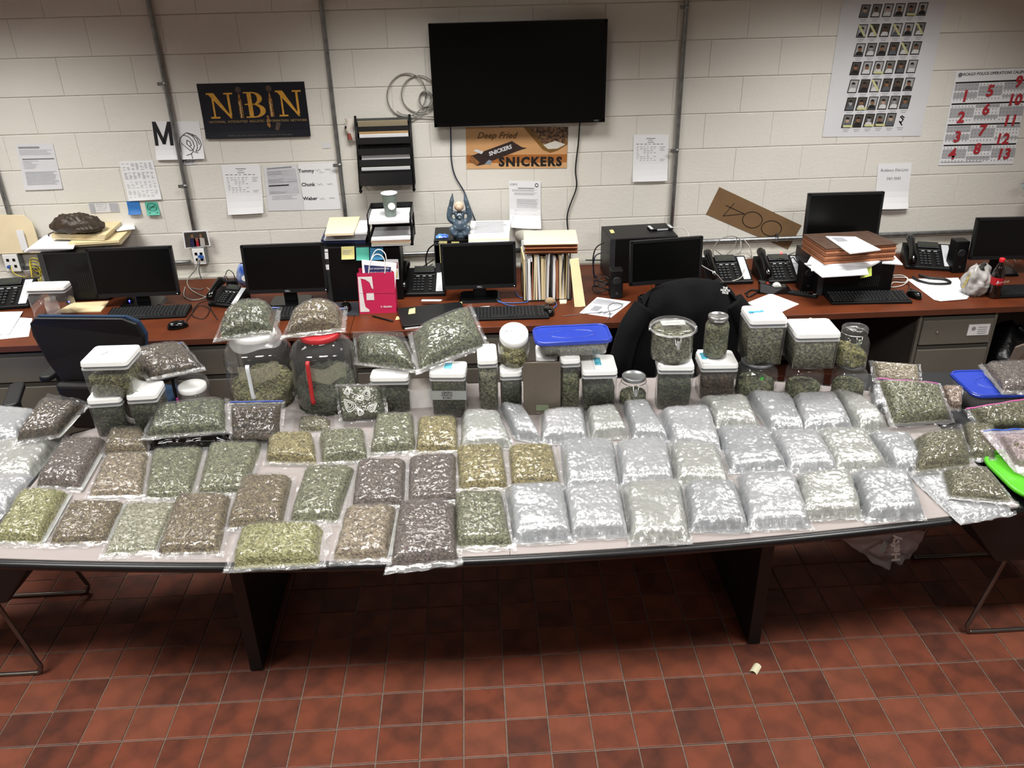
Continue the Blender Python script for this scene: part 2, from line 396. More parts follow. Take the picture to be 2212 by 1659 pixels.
# ================================================================ things on the wall
class Sheet:
    """a sheet on the wall from its four photo corners (TL, TR, BR, BL); curl lifts its lower edge"""
    def __init__(s, name, label, cat, c, m=None, off=.008, curl=0, thick=.0006, group=None):
        s.y = WD-off; s.c = [Y(x, y, s.y) for x, y in c]; s.o = sum(s.c, Vector())/4; s.curl = curl
        s.t = thing(name, label, cat, s.o, 0, group); m = m or PAPER
        b = MB().grid(lambda u, v: s.P(u, v), 6, 8, False); n = len(b.v)
        b.grid(lambda u, v: s.P(u, v, -thick), 6, 8, False); b.f[48:] = [f[::-1] for f in b.f[48:]]
        b.f = [f[::-1] for f in b.f]
        s.body = b.obj('sheet', m, s.t); s.n = 0
    def P(s, u, v, off=0):
        a, b, c, d = s.c; p = (a*(1-u)+b*u)*(1-v)+(d*(1-u)+c*u)*v-s.o
        p.y -= off+s.curl*max(0, v-.55)**2*5*(1+.3*sin(3*u)); return p
    def px(s, x, y, off=.0008): p = Y(x, y, s.y)-s.o; p.y -= off; return p
    def quads(s, q, m, name='print', off=.0008, parent=None):
        b = MB()
        for u0, v0, u1, v1 in q: b.add([s.P(u0, v1, off), s.P(u1, v1, off), s.P(u1, v0, off), s.P(u0, v0, off)], [(0, 1, 2, 3)])
        return b.obj(name, m, parent or s.t)
    def poly(s, pts, m, name='print', off=.0010, px=False, parent=None):
        v = [(s.px(x, y, off) if px else s.P(x, y, off)) for x, y in pts]
        return MB().add(v, [tuple(range(len(v)))]).obj(name, m, parent or s.t)
    def strokes(s, lines, w_, m, name='drawing', off=.0010, px=False):
        b = MB()
        for l in lines:
            v = [(s.px(x, y, off) if px else s.P(x, y, off)) for x, y in l]
            for p, q in zip(v, v[1:]):
                d = (q-p); d.y = 0
                if d.length < 1e-6: continue
                d.normalize(); n = Vector((-d.z, 0, d.x))*w_/2; e = d*w_*.35
                b.add([p-n-e, q-n+e, q+n+e, p+n-e], [(0, 1, 2, 3)])
        return b.obj(name, m, s.t)
    def text(s, t, u, v, h, m=None, off=.0012, px=False, **k):
        o = s.px(u, v, off) if px else s.P(u, v, off)
        x = s.c[1]-s.c[0]; y = s.c[0]-s.c[3]; x.y = y.y = 0
        x.normalize(); y = Vector((-x.z, 0, x.x))
        hh_ = (s.c[0]-s.c[3]).length*h
        return lettering(t, m or INK, s.t, frame(o, x, y), hh_, **k)
    def lines(s, u0, v0, u1, v1, n, m=None, rag=.3, thick=.35, words=0, name='print', seed=1):
        R_ = random.Random(seed); q = []; dv = (v1-v0)/n
        for i in range(n):
            v = v0+i*dv; e = u1-(u1-u0)*rag*R_.random()
            if words:
                u = u0; wl = (u1-u0)/words
                for k in range(words):
                    if R_.random() < .85: q.append((u, v, u+wl*R_.uniform(.35, .75), v+dv*thick))
                    u += wl
            else: q.append((u0, v, e, v+dv*thick))
        return s.quads(q, m or INKL, name)
# NiBiN poster
navy = mat('poster_navy', '11141f', .35, var=.25, scale=14); gold = mat('poster_gold', 'd39c3c', .45, var=.2, scale=40)
P = Sheet('poster', 'dark blue poster with gold NiBiN lettering and bullets', 'poster', [(424, 181), (657, 176), (672, 294), (446, 300)], navy, curl=.01)
def bigN(P, u0, u1, v0, v1):
    w_ = u1-u0; q = [(u0+.18*w_, v0+.02, u0+.25*w_, v1), (u0+.78*w_, v0, u0+.87*w_, v1-.04), (u0+.05*w_, v1-.03, u0+.4*w_, v1), (u0+.66*w_, v0, u0+w_, v0+.03), (u0, v0, u0+.28*w_, v0+.03)]
    P.quads(q, gold, 'lettering', .0012); P.poly([(u0+.04*w_, v0+.005), (u0+.29*w_, v0+.005), (u0+.87*w_, v1), (u0+.80*w_, v1)], gold, 'lettering', .0014)
bigN(P, .07, .315, .17, .63); bigN(P, .715, .955, .15, .62)
def bigB(P, u0, u1, v0, v1):
    vm = (v0+v1)/2-.01; b = MB()
    def bowl(va, vb, ue, th):
        n = 12; um = u0+(u1-u0)*.42; o = []; i_ = []
        for k in range(n+1):
            a = -pi/2+pi*k/n; o.append((um+(ue-um)*cos(a), (va+vb)/2+(vb-va)/2*sin(a))); i_.append((um+(ue-um-th)*cos(a), (va+vb)/2+((vb-va)/2-.022)*sin(a)))
        for k in range(n): b.add([P.P(*o[k], .0012), P.P(*o[k+1], .0012), P.P(*i_[k+1], .0012), P.P(*i_[k], .0012)], [(3, 2, 1, 0)])
        for va_ in (va, vb-.022): b.add([P.P(u0, va_+.022, .0012), P.P(um, va_+.022, .0012), P.P(um, va_, .0012), P.P(u0, va_, .0012)], [(0, 1, 2, 3)])
    bowl(v0, vm+.01, u1-.02, .045); bowl(vm-.012, v1, u1, .05)
    s0 = u0+.17*(u1-u0); s1 = u0+.38*(u1-u0); b.add([P.P(s0, v1, .0013), P.P(s1, v1, .0013), P.P(s1, v0, .0013), P.P(s0, v0, .0013)], [(0, 1, 2, 3)])
    b.obj('lettering', gold, P.t)
bigB(P, .415, .605, .165, .63)
brass = mat('poster_brass', 'a8763a', .4, var=.5, scale=90, col2='4a2f1c')
for u, v0, v1 in ((.375, .2, .63), (.66, .19, .62)):
    P.poly([(u-.018, v1), (u+.018, v1), (u+.018, v0+.13), (u+.010, v0+.08), (u+.010, v0+.04), (u, v0-.02), (u-.010, v0+.04), (u-.010, v0+.08), (u-.018, v0+.13)], brass, 'bullet_picture', .0016)
    P.quads([(u-.006, v0+.14, u-.001, v1)], mat('poster_glint', 'e8d7a8', .4), 'bullet_shine', .0019)
    P.poly([(u+.028*cos(a*pi/8), v0-.08+.055*sin(a*pi/8)) for a in range(16, 0, -1)], mat('poster_casing', '55433a', .5, var=.4, scale=80), 'casing_picture', .0014)
P.poly([(.605, .60), (.625, .60), (.632, .80), (.615, .82), (.60, .78)], brass, 'bullet_picture', .0018)
P.poly([(.69, .72), (.73, .74), (.70, .88), (.67, .85)], mat('poster_casing'), 'casing_picture', .0016)
dimgold = mat('poster_dim_gold', 'a88c5e', .5, var=.15)
P.text('NATIONAL  INTEGRATED  BALLISTIC  INFORMATION  NETWORK', .52, .695, .062, dimgold, off=.003)
P.text('Identify and target shooters and their sources of crime guns', .52, .945, .05, mat('poster_grey', '6a655c', .5), off=.004)
# deep fried bar poster
tan_ = mat('poster_tan', 'cf9d6a', .5, var=.08, scale=6)
P = Sheet('poster', 'tan snack poster below the television with Deep Fried lettering', 'poster', [(1006, 275), (1227, 274), (1224, 363), (1008, 365)], tan_, off=.007)
P.quads([(.0, .66, 1, .86)], mat('poster_orange', 'a8672f', .5), 'band')
P.quads([(.0, .86, 1, 1)], mat('poster_light_tan', 'd7a877', .5), 'band')
P.poly([(.56, .0), (.76, .55), (.83, .62), (.9, .57), (1, .42), (1, 0)], mat('poster_bronze', '7d5a26', .5), 'picture_border', .0011)
P.poly([(.62, .0), (.76, .43), (.82, .5), (.88, .48), (1, .33), (1, 0)], mat('poster_dark_food', '2d211c', .5, var=.6, scale=60, col2='9a7350'), 'picture', .0014)
P.poly([(.76, .43), (.88, .33), (.98, .42), (.9, .52), (.81, .53)], mat('poster_plate', 'd8d2c8', .5), 'plate_picture', .0017)
br = mat('poster_brown_script', '6d4b25', .5)
P.text('Deep Fried', .30, .20, .21, br, shear=.35, bold=.0012)
P.text('SNICKERS', .635, .845, .30, mat('poster_black', '1a120d', .5), bold=.004, space=1.22)
bar = mat('poster_wrapper', '33221f', .5, var=.3, scale=50)
P.poly([(.03, .80), (.10, .93), (.20, .88), (.24, .82), (.52, .56), (.60, .50), (.55, .48), (.45, .33), (.14, .60), (.05, .68)], bar, 'bar_picture', .0012)
P.poly([(.03, .78), (.10, .93), (.13, .84), (.06, .68)], mat('poster_nougat', 'a06a3c', .5, var=.5, scale=90), 'nougat_picture', .0015)
P.poly([(.07, .56), (.15, .64), (.17, .58), (.10, .52)], mat('poster_foil', 'd5d6da', .4), 'foil_picture', .0017)
P.poly([(.18, .88), (.24, .90), (.25, .80), (.22, .78)], mat('poster_foil2', '8894a0', .4), 'foil_picture', .0017)
x = Vector((1, 0, .30)).normalized(); lettering('SNICKERS', mat('poster_foil'), P.t, frame(P.P(.335, .555, .002), x, Vector((-x.z, 0, x.x))), .032, bold=.0012, shear=.1)
# M and fist sheet
P = Sheet('sign_sheet', 'white sheet with a large M and a drawn fist behind the conduit', 'paper', [(327, 262), (430, 262), (443, 342), (339, 345)], PAPER, off=.007, curl=.012)
P.strokes([[(.045, .60), (.045, .04)], [(.06, .06), (.20, .56)], [(.20, .56), (.35, .06)], [(.36, .04), (.36, .60)]], .020, INK)
fist = [[(.52, .58), (.55, .44), (.62, .36), (.70, .30), (.78, .33), (.88, .38), (.95, .50), (.97, .62), (.92, .75), (.86, .80)],
        [(.62, .36), (.72, .40), (.80, .52), (.82, .66), (.78, .78)], [(.70, .30), (.82, .40), (.88, .55), (.88, .70), (.84, .80)], [(.78, .33), (.90, .46), (.93, .62)],
        [(.68, .50), (.74, .54), (.76, .64), (.72, .66), (.67, .60), (.68, .50)], [(.56, .58), (.66, .70), (.73, .78), (.78, .76), (.72, .66)], [(.52, .58), (.53, .80)], [(.64, .90), (.74, .86), (.78, .80), (.88, .84)], [(.74, .86), (.76, .98)]]
P.strokes(fist, .0038, INK)
P = Sheet('name_slip', 'small handwritten slip under the fist drawing beside the conduit', 'paper', [(392, 343), (420, 342), (423, 355), (394, 357)], PAPERG, off=.0075)
P.text('Meldr', .5, .5, .8, INK, shear=.2)
# letters and lists
P = Sheet('notice', 'pale printed notice taped at the far end of the wall', 'paper', [(33, 311), (114, 310), (136, 408), (54, 411)], PAPERG, off=.0075, curl=.003)
P.quads([(.06, .06, .62, .10)], INKG); P.lines(.06, .13, .95, .25, 5, rag=.2); P.quads([(.1, .32, .95, .335)], INK); P.lines(.1, .36, .55, .55, 7, rag=.6); P.lines(.1, .6, .95, .9, 12, rag=.15, thick=.6)
P = Sheet('roster', 'printed roster sheet above the two sticky notes', 'paper', [(257, 349), (330, 346), (350, 430), (279, 434)], PAPER, off=.0075, curl=.006)
for k in range(4): P.lines(.06, .06+k*.23, .98, .24+k*.23, 6, INKG if k < 2 else INKL, words=7, seed=k)
P = Sheet('printed_strip', 'small grey printed strip beside the blue sticky note', 'paper', [(190, 439), (254, 438), (259, 458), (195, 460)], PAPERG, off=.0075)
P.quads([(.02, .05, .2, .95), (.7, .05, .98, .95)], INKL); P.lines(.26, .1, .64, .9, 4, INKL, words=5)
sb = mat('sticky_blue', '2f74bd', .6, var=.05); st = mat('sticky_teal', '55b49f', .6, var=.06); sy = mat('sticky_yellow', 'd9d08a', .65, var=.05)
Sheet('sticky_note', 'blue sticky note on the wall below the roster', 'sticky note', [(273, 435), (300, 434), (306, 462), (279, 463)], sb, curl=.012)
P = Sheet('sticky_note', 'teal sticky note on the wall with a drawn circle', 'sticky note', [(312, 437), (339, 436), (347, 463), (319, 464)], st, curl=.012)
P.strokes([[(.5+.36*cos(a*pi/8), .40+.32*sin(a*pi/8)) for a in range(17)], [(.2, .6), (.8, .2)]], .0022, INK); P.quads([(.15, .82, .9, .87)], INK); P.text('Lotto', .5, .38, .2, INK, shear=.2)
P = Sheet('roster', 'white roster sheet with a short grid below the blue poster', 'paper', [(477, 356), (562, 356), (570, 459), (494, 463)], PAPER, curl=.014)
def gridsheet(P):
    P.quads([(.36, .07, .62, .085), (.42, .11, .55, .12), (.40, .15, .58, .162)], INKG); P.lines(.08, .19, .9, .24, 1, INKG, words=7, thick=.3)
    P.lines(.1, .25, .68, .58, 8, INKL, words=6, seed=3); P.lines(.76, .25, .92, .36, 3, INKL); P.lines(.76, .52, .92, .58, 2, INKL)
gridsheet(P)
P = Sheet('table_sheet', 'printed table sheet with one thick black bar on the wall', 'paper', [(569, 361), (640, 355), (658, 454), (579, 456)], PAPERG, off=.0075)
P.quads([(.1, .03, .85, .06)], INKG); P.quads([(.08, .08, .95, .62)], mat('print_tint', 'c9c9d0', .7)); P.lines(.1, .09, .95, .62, 18, INKL, rag=.05, thick=.25); P.quads([(.1, .415, .68, .44)], INK, off=.002); P.lines(.15, .65, .9, .76, 4, INKL)
P = Sheet('name_sheet', 'white sheet with three handwritten names beside the conduit', 'paper', [(643, 353), (722, 351), (737, 452), (658, 454)], PAPER, off=.0075)
for n_, v in (('Tommy', .16), ('Chunk', .45), ('Weber', .75)): P.text(n_, .20, v, .105, INK, bold=.0006)
P.strokes([[(.45+.03*i, v+.02*((i % 3)-1)) for i in range(6)] for v in (.15, .45, .76)]+[[(.72+.03*i, v+.015*((i % 2)*2-1)) for i in range(6)] for v in (.14, .45, .75)]+[[(.55, .2), (.68, .2)]], .0018, INKG)
Sheet('tape_scrap', 'torn tape scrap on the wall left of the conduit strap', 'paper scrap', [(696, 309), (713, 307), (715, 319), (698, 321)], PAPERG, off=.007)
P = Sheet('letter', 'curled white letter with round seal above the wall socket', 'paper', [(1099, 390), (1168, 391), (1168, 490), (1101, 487)], PAPER, off=.012, curl=.04)
P.text('ICBMS', .15, .08, .06, INKG, off=.002); P.poly([(.87+.055*cos(a*pi/8), .09+.042*sin(a*pi/8)) for a in range(16, 0, -1)], INK, 'seal', .002); P.poly([(.87+.035*cos(a*pi/8), .09+.026*sin(a*pi/8)) for a in range(16, 0, -1)], PAPER, 'seal', .003)
P.quads([(.28, .15, .8, .165)], INKG, off=.002); P.lines(.1, .19, .92, .24, 3, rag=.2); P.lines(.16, .26, .9, .32, 3, rag=.2); P.lines(.24, .40, .92, .60, 9, rag=.1); P.lines(.16, .64, .9, .74, 5, rag=.2); P.lines(.1, .78, .92, .88, 4, rag=.2)
P = Sheet('roster', 'white roster sheet hung between the snack poster and the conduit', 'paper', [(1369, 291), (1445, 291), (1441, 390), (1366, 392)], PAPER, curl=.01)
gridsheet(P)
P = Sheet('phone_notice', 'white notice with a phone number above the raised monitor', 'paper', [(1897, 354), (1970, 352), (1959, 449), (1888, 450)], PAPER, off=.009, curl=.02)
P.text('Robbery Det-Line', .5, .14, .085, INKG, off=.003); P.text('747-7593', .5, .33, .085, INKG, off=.003)
# portrait board
P = Sheet('portrait_chart', 'large white sheet of small framed portraits beside the calendar', 'poster', [(1827, -50), (2055, -55), (1989, 294), (1776, 296)], PAPERG, off=.0075, thick=.001)
skin = [mat('print_skin_%s' % 'abcd'[i], c, .6) for i, c in enumerate(('8a6248', '5d4435', 'b89a88', '9a9a9c'))]
bgm = [mat('print_ground_%s' % 'abc'[i], c, .6) for i, c in enumerate(('4c453e', '77746f', 'a9a8a6'))]
clo = [mat('print_cloth_%s' % 'abc'[i], c, .6) for i, c in enumerate(('d8d8d8', '1c1c1e', '5a5f66'))]
tape = mat('yellow_tape', 'cfcf9a', .6)
R_ = random.Random(9)
ROW = [(24, 1868, 24.9), (67, 1862, 25.0), (108, 1857, 24.3), (148, 1848, 24.4), (186.5, 1843, 24), (225, 1837, 23.6), (262, 1830, 23.4)]
def pquad(cx, cy, w2, h2, dx=4): return [(cx-w2-dx*h2/15, cy+h2), (cx+w2-dx*h2/15, cy+h2), (cx+w2+dx*h2/15, cy-h2), (cx-w2+dx*h2/15, cy-h2)]
for ri, (cy, x0, dx) in enumerate(ROW):
    for ci in range(6):
        if ri == 6 and ci == 5: continue
        cx = x0+ci*dx; c = cy-ci*.9
        fo = P.poly(pquad(cx, c, 10, 14.5), INK, 'portrait', .0010, True)
        P.poly(pquad(cx, c, 8.3, 12.6), R_.choice(bgm), 'picture', .0013, True, fo)
        P.poly([(cx-8-3, c+12), (cx+8-3, c+12), (cx+6, c+5), (cx+2, c+3), (cx-4, c+3), (cx-7, c+5)], R_.choice(clo), 'shoulders', .0016, True, fo)
        P.poly([(cx+4.2*cos(a*pi/6), c-2.5+6*sin(a*pi/6)) for a in range(12, 0, -1)], R_.choice(skin), 'head', .0019, True, fo)
        P.poly([(cx+4.4*cos(a*pi/6)+.5, c-4+5*sin(a*pi/6)) for a in range(12, 5, -1)], clo[1], 'hair', .0021, True, fo)
        if (ri, ci) in ((1, 0), (1, 1), (1, 3), (1, 5), (2, 4), (4, 2)): P.poly([(cx-9, c-12), (cx-4, c-13), (cx+8, c+11), (cx+3, c+12)], tape, 'tape', .0024, True)
        elif (ri, ci) in ((3, 2), (5, 1), (6, 0), (6, 2), (6, 3), (0, 4)): P.poly([(cx-9, c+13), (cx+11, c+13), (cx+11, c+8), (cx-9, c+8)], tape, 'tape', .0024, True)
b = MB()
for ri, (cy, x0, dx) in enumerate(ROW):
    for ci in range(6):
        for k in range(2): b.add([P.px(*q, .001) for q in pquad(x0+ci*dx-3-k, cy-ci*.9+18+k*4, 7-k*2, .8)], [(0, 1, 2, 3)])
b.obj('captions', INKL, P.t)
P.strokes([[(1945, 252), (1951, 258), (1946, 265), (1943, 262), (1948, 270)], [(1948, 250), (1953, 254)]], .007, INK, px=True)
# calendar
P = Sheet('wall_calendar', 'large wall calendar with red month numbers at the end of the wall', 'calendar', [(2066, 153), (2228, 146), (2188, 354), (2027, 357)], PAPER, off=.008)
cg = mat('calendar_grey', 'b5b5b8', .7); red = mat('calendar_red', 'b5303a', .55)
P.text('CHICAGO POLICE OPERATIONS CALENDAR', .53, .04, .040, INK, bold=.0004); P.text('20', 1.0, .02, .07, red, bold=.001)
P.poly([(.06+.028*cos(a*pi/6), .045+.025*sin(a*pi/6)) for a in range(12, 0, -1)], INKG, 'emblem')
for k, v in enumerate((.115, .335, .555, .775)):
    P.quads([(.02, v, .99, v+.016)], INK, 'bar'); 
    for j in range(3):
        u = .02+j*.33; R2 = random.Random(k*3+j); q = []
        a0 = .02+.06*R2.random()
        P.quads([(u, v+.02, u+.32, v+.02+a0), (u, v+.11+.02*j, u+.32, v+.17)] if (k+j) % 2 == 0 else [(u, v+.05, u+.32, v+.15)], cg, 'grey_week', .0009)
        for rr in range(5):
            for dd in range(7): q.append((u+.012+dd*.044, v+.03+rr*.036, u+.024+dd*.044, v+.042+rr*.036))
        P.quads(q, INKG, 'dates', .0013)
P.lines(.02, .965, .6, .985, 1, INKG)
for t_, x, y in (('1', 2084, 208), ('2', 2075, 254), ('3', 2067, 296), ('4', 2056, 333), ('5', 2138, 197), ('6', 2129, 237), ('7', 2121, 282), ('8', 2110, 322), ('9', 2200, 177), ('10', 2191, 216), ('11', 2181, 261), ('12', 2164, 301), ('13', 2167, 333)):
    P.text(t_, x, y, .16, red, px=True, bold=.0032, off=.004, shear=.05)
# cardboard sign, upside-down number
card = mat('corrugated_card', '7d6040', .8, var=.12, scale=10)
P = Sheet('cardboard_sign', 'brown cardboard sign with an upside-down 400 tucked behind the conduit', 'sign', [(1554, 404), (1732, 487), (1702, 539), (1525, 463)], card, off=.0075, thick=.003)
P.y_off = 0
q = lambda x, y: (1280+x/4.608, 400+y/4.608)
P.strokes([[q(1325, 200), q(1510, 285), q(1300, 306), q(1410, 180)]], .005, mat('dark_marker', '2e2018', .7), 'number', px=True)
for cx, cy, rx, ry, ph in ((1590, 345, 98, 80, .3), (1780, 430, 100, 76, .6)):
    P.strokes([[q(cx+rx*cos(ph+a*2*pi/30), cy+ry*sin(ph+a*2*pi/30)) for a in range(31)]], .005, mat('dark_marker'), 'number', px=True)
# family photo
P = Sheet('photo_print', 'framed snapshot of three people propped on the network jack', 'photo', [(394, 500), (447, 497), (455, 531), (399, 537)], PAPER, off=.045, thick=.004)
P.quads([(.05, .07, .95, .95)], mat('photo_dark', '4a4540', .4, var=.5, scale=60), 'picture', .001)
for u, c_ in ((.36, '2a2b4a'), (.52, 'a02838'), (.7, 'b9b4ae')):
    P.poly([(u-.12, .95), (u+.1, .95), (u+.12, .5), (u, .42), (u-.12, .5)], mat('photo_cloth_'+c_, c_, .4), 'figure', .0015)
    P.poly([(u+.055*cos(a*pi/6), .32+.11*sin(a*pi/6)+(.2 if u == .52 else 0)) for a in range(12, 0, -1)], skin[0], 'figure', .0018)
# ---------------------------------------------------------------- television
tv = thing('television', 'black flat television mounted high on the block wall', 'television', (.284, WD-.03, 1.886))
hw_, hh_ = .492, .274
box((-hw_, -.055, -hh_), (hw_, -.012, hh_)).obj('body', BLACK, tv, .004)
b = MB(); bz = .014
for a_, c_ in (((-hw_, -hh_), (hw_, -hh_+.02)), ((-hw_, hh_-bz), (hw_, hh_)), ((-hw_, -hh_), (-hw_+bz, hh_)), ((hw_-bz, -hh_), (hw_, hh_))): b.box((a_[0], -.060, a_[1]), (c_[0], -.054, c_[1]))
b.obj('bezel', BLKG, tv)
box((-hw_+bz, -.0575, -hh_+.02), (hw_-bz, -.0555, hh_-bz)).obj('screen', mat('tv_screen', '060707', .12, var=.05, spec=.4), tv)
lettering('VIZIO', INKG, tv, frame((hw_-.05, -.0605, -hh_+.010), (1, 0, 0), (0, 0, 1)), .012)
box((-.12, -.012, -.1), (.12, .022, .1)).obj('wall_bracket', STEEL, tv)
def cable(label, pts, r, m, name='cable', cat='cable', n=6, seg=8, group=None):
    p = smooth_path(pts, n); o = p[0].copy(); ob = MB().tube([q_-o for q_ in p], r, seg).obj(name, m); ob.location = o
    return tag(ob, label, cat, group)
BC = mat('black_cable', '0c0c0d', .5); GC = mat('grey_cable', '8e8d86', .55); WC = mat('white_cable', 'c9c8c2', .5); BLC = mat('blue_cable', '3a5a96', .5); NC = mat('dark_blue_cable', '2a3348', .5); YC_ = mat('yellow_cable', 'c9b945', .5)
yw = lambda x, y, d=.02: Y(x, y, WD-d)
cable('thin dark cord hanging from the television past the blue figurine', [yw(973, 262, .03), yw(974, 300), yw(975, 345), yw(983, 380), yw(1003, 415), yw(1018, 455), yw(1036, 500)], .004, NC)
cable('black power cord hanging from the television to the wall conduit', [yw(1253, 255, .03), yw(1249, 310), yw(1243, 365), yw(1245, 405), yw(1229, 450), yw(1225, 478), yw(1231, 530), yw(1231, 560)], .0042, BC)
cl = thing('cable_coil', 'loose loops of grey cable hooked on the wall beside the television', 'cable', yw(900, 200))
def loop(cx, cy, rx, ry, a0, a1, d=.02, n=24, tilt=0):
    return [yw(cx+rx*cos(a0+(a1-a0)*i/n)*cos(tilt)-ry*sin(a0+(a1-a0)*i/n)*sin(tilt), cy+rx*cos(a0+(a1-a0)*i/n)*sin(tilt)+ry*sin(a0+(a1-a0)*i/n)*cos(tilt), d+.006*sin(i*.7))-cl.location for i in range(n+1)]
for L_ in (loop(878, 205, 42, 47, 0, 2*pi, tilt=.2), loop(905, 203, 38, 40, .3, 2*pi+.2), loop(921, 215, 15, 18, 0, 2*pi), loop(918, 214, 13, 17, 0, 2*pi, .03),
           [yw(*q_)-cl.location for q_ in ((857, 240), (868, 247), (900, 251), (945, 253))], [yw(*q_)-cl.location for q_ in ((925, 228), (910, 248), (885, 260))]):
    MB().tube(L_, .0035, 6).obj('loop', GC, cl)
# ---------------------------------------------------------------- wall file rack
zt, zb = yw(825, 255).z, yw(833, 405, .1).z; xl, xr = yw(772, 330, .1).x, yw(889, 330, .1).x
rk = thing('wall_file_rack', 'black mesh wall file rack with stepped pockets', 'file rack', ((xl+xr)/2, WD-.008, zb)); W2 = (xr-xl)/2; HR = zt-zb
mesh_blk = mat('black_mesh', '17171a', .55, var=.25, scale=400)
for s in (-1, 1):
    MB().tube([(s*W2, -.03, HR+.02), (s*W2, -.06, HR*.6), (s*W2, -.13, 0)], .007, 8).obj('side_rail', BLACK, rk)
    MB().tube([(s*W2, -.005, HR), (s*W2, -.005, 0), (s*W2, -.13, 0)], .005, 8).obj('side_rail', BLACK, rk)
    MB().lathe([(.004, 0), (.010, .008), (.010, .016), (.006, .02)], 10, (s*W2, -.12, -.022)).obj('foot', BLACK, rk)
box((-W2, -.01, HR-.02), (W2, -.004, HR)).obj('top_bar', STEEL, rk)
box((-W2, -.004, 0), (W2, -.001, HR)).obj('back_panel', mesh_blk, rk)
NP = 6
for i in range(NP):
    z0 = HR*(.80-.155*i) if i < 5 else 0.02; y0 = -.045-.016*i; hgt = HR*.10 if i < 5 else HR*.2
    MB().prism([(-W2+.004, 0), (W2-.004, 0), (W2-.004, hgt), (-W2+.004, hgt)], 0, .003, fn=lambda q_: (q_[0], y0-q_[2]-q_[1]*.15, z0+q_[1])).obj('pocket_front', mesh_blk, rk)
    box((-W2+.004, y0, z0), (W2-.004, -.006, z0+.003)).obj('pocket_floor', mesh_blk, rk)
def inrack(name, label, i, h0, h1, m, du=0, cat='folder', ys=.6):
    z0 = HR*(.80-.155*i); y0 = -.045-.016*i
    t = tag(box((-W2+.012+du, -.004, 0), (W2-.014+du*.2, .002, h1)).obj(name, m), label, cat)
    t.location = (rk.location.x, WD-.008+y0*ys, zb+z0+.005); t.rotation_euler = (radians(8), 0, 0)
inrack('file_folder', 'olive manila folder in the top pocket of the wall rack', 0, 0, HR*.165, mat('olive_manila', 'a3957a', .7))
inrack('file_folder', 'orange-tan manila folder in the second pocket of the wall rack', 1, 0, HR*.17, mat('tan_manila', 'c5a273', .7), .004)
inrack('paper_bundle', 'white paper bundle in front of the tan folder in the wall rack', 1, 0, HR*.135, PAPER, .006, 'papers', .9)
inrack('paper_bundle', 'white paper bundle in the middle pocket of the wall rack', 3-1, 0, HR*.05, PAPERG, .004, 'papers')
inrack('paper_bundle', 'thick white paper bundle folded in the third pocket of the wall rack', 3, 0, HR*.155, PAPER, .006, 'papers')
inrack('file_folder', 'pale green folder in the fourth pocket of the wall rack', 4, 0, HR*.16, mat('pale_green_card', 'b9b99a', .7), .002)
inrack('paper_bundle', 'grey-white paper bundle in the fourth pocket of the wall rack', 4, 0, HR*.13, PAPERG, .004, 'papers', .9)
cap = thing('cloth_cap', 'pale cloth cap with red trim hung behind the wall file rack', 'cap', yw(757, 275))
MB().grid(lambda u, v: (-.03+.05*u+.006*sin(9*v), -.004-.022*sin(pi*u)*sin(pi*(.1+.8*v)), .05-.11*v-.02*u*v), 8, 10).obj('crown', mat('cap_cloth', 'd8cfc4', .9), cap)
MB().grid(lambda u, v: (-.022+.03*u, -.012-.015*sin(pi*u), -.03-.035*v), 6, 5).obj('trim', mat('cap_red', '9a5346', .9), cap)
box((-.03, -.02, -.005), (-.018, -.008, .01)).obj('buckle', INK, cap)
ap = thing('wall_dome', 'off-white plastic dome on the wall behind the curled letter', 'device', yw(1137, 503))
MB().lathe([(.07, 0), (.075, .012), (.066, .035), (.04, .05), (.0, .053)], 28, (0, .012, 0), R=Matrix.Rotation(pi/2, 3, 'X')).obj('cover', mat('aged_plastic', 'd6d2c4', .5), ap)
# ================================================================ things on the desk
def spx(x, y, yy): return (Y(x+20, y, yy)-Y(x-20, y, yy)).length/40
def boxpx(x0, x1, yt, yb, yy):
    cx = (x0+x1)/2; a = Y(x0, (yt+yb)/2, yy); b = Y(x1, (yt+yb)/2, yy)
    return (a.x+b.x)/2, Y(cx, yb, yy).z, abs(b.x-a.x), Y(cx, yt, yy).z-Y(cx, yb, yy).z
def flat(name, label, cat, quad, z, m, th=.0008, group=None, parent=None, zs=None):
    """a flat sheet or slab lying at height z; quad: photo points TL, TR, BR, BL"""
    w_ = [Z(x, y, (zs[i] if zs else z)) for i, (x, y) in enumerate(quad)]; o = sum(w_, Vector())/4
    v = [q-o for q in w_]; b = MB(); up = Vector((0, 0, th))
    b.add([*v, *[q+up for q in v]], [(0, 1, 2, 3), (7, 6, 5, 4), (3, 2, 6, 7), (2, 1, 5, 6), (1, 0, 4, 5), (0, 3, 7, 4)])
    ob = b.obj(name, m); ob.location = o; tag(ob, label, cat, group); ob['q'] = 0; return ob, v, th
def on(fl_, pts, m, name='print', lift=.0006):
    """patches on a flat sheet: pts list of (u0, v0, u1, v1)"""
    ob, v, th = fl_; b = MB()
    def P(u, w_): return (v[0]*(1-u)+v[1]*u)*(1-w_)+(v[3]*(1-u)+v[2]*u)*w_+Vector((0, 0, th+lift))
    for u0, v0, u1, v1 in pts: b.add([P(u0, v1), P(u1, v1), P(u1, v0), P(u0, v0)], [(0, 1, 2, 3)])
    return b.obj(name, m, ob)
def plines(u0, v0, u1, v1, n, seed=0, rag=.3, th=.4):
    R2 = random.Random(seed); d = (v1-v0)/n; return [(u0, v0+i*d, u1-(u1-u0)*rag*R2.random(), v0+i*d+d*th) for i in range(n)]
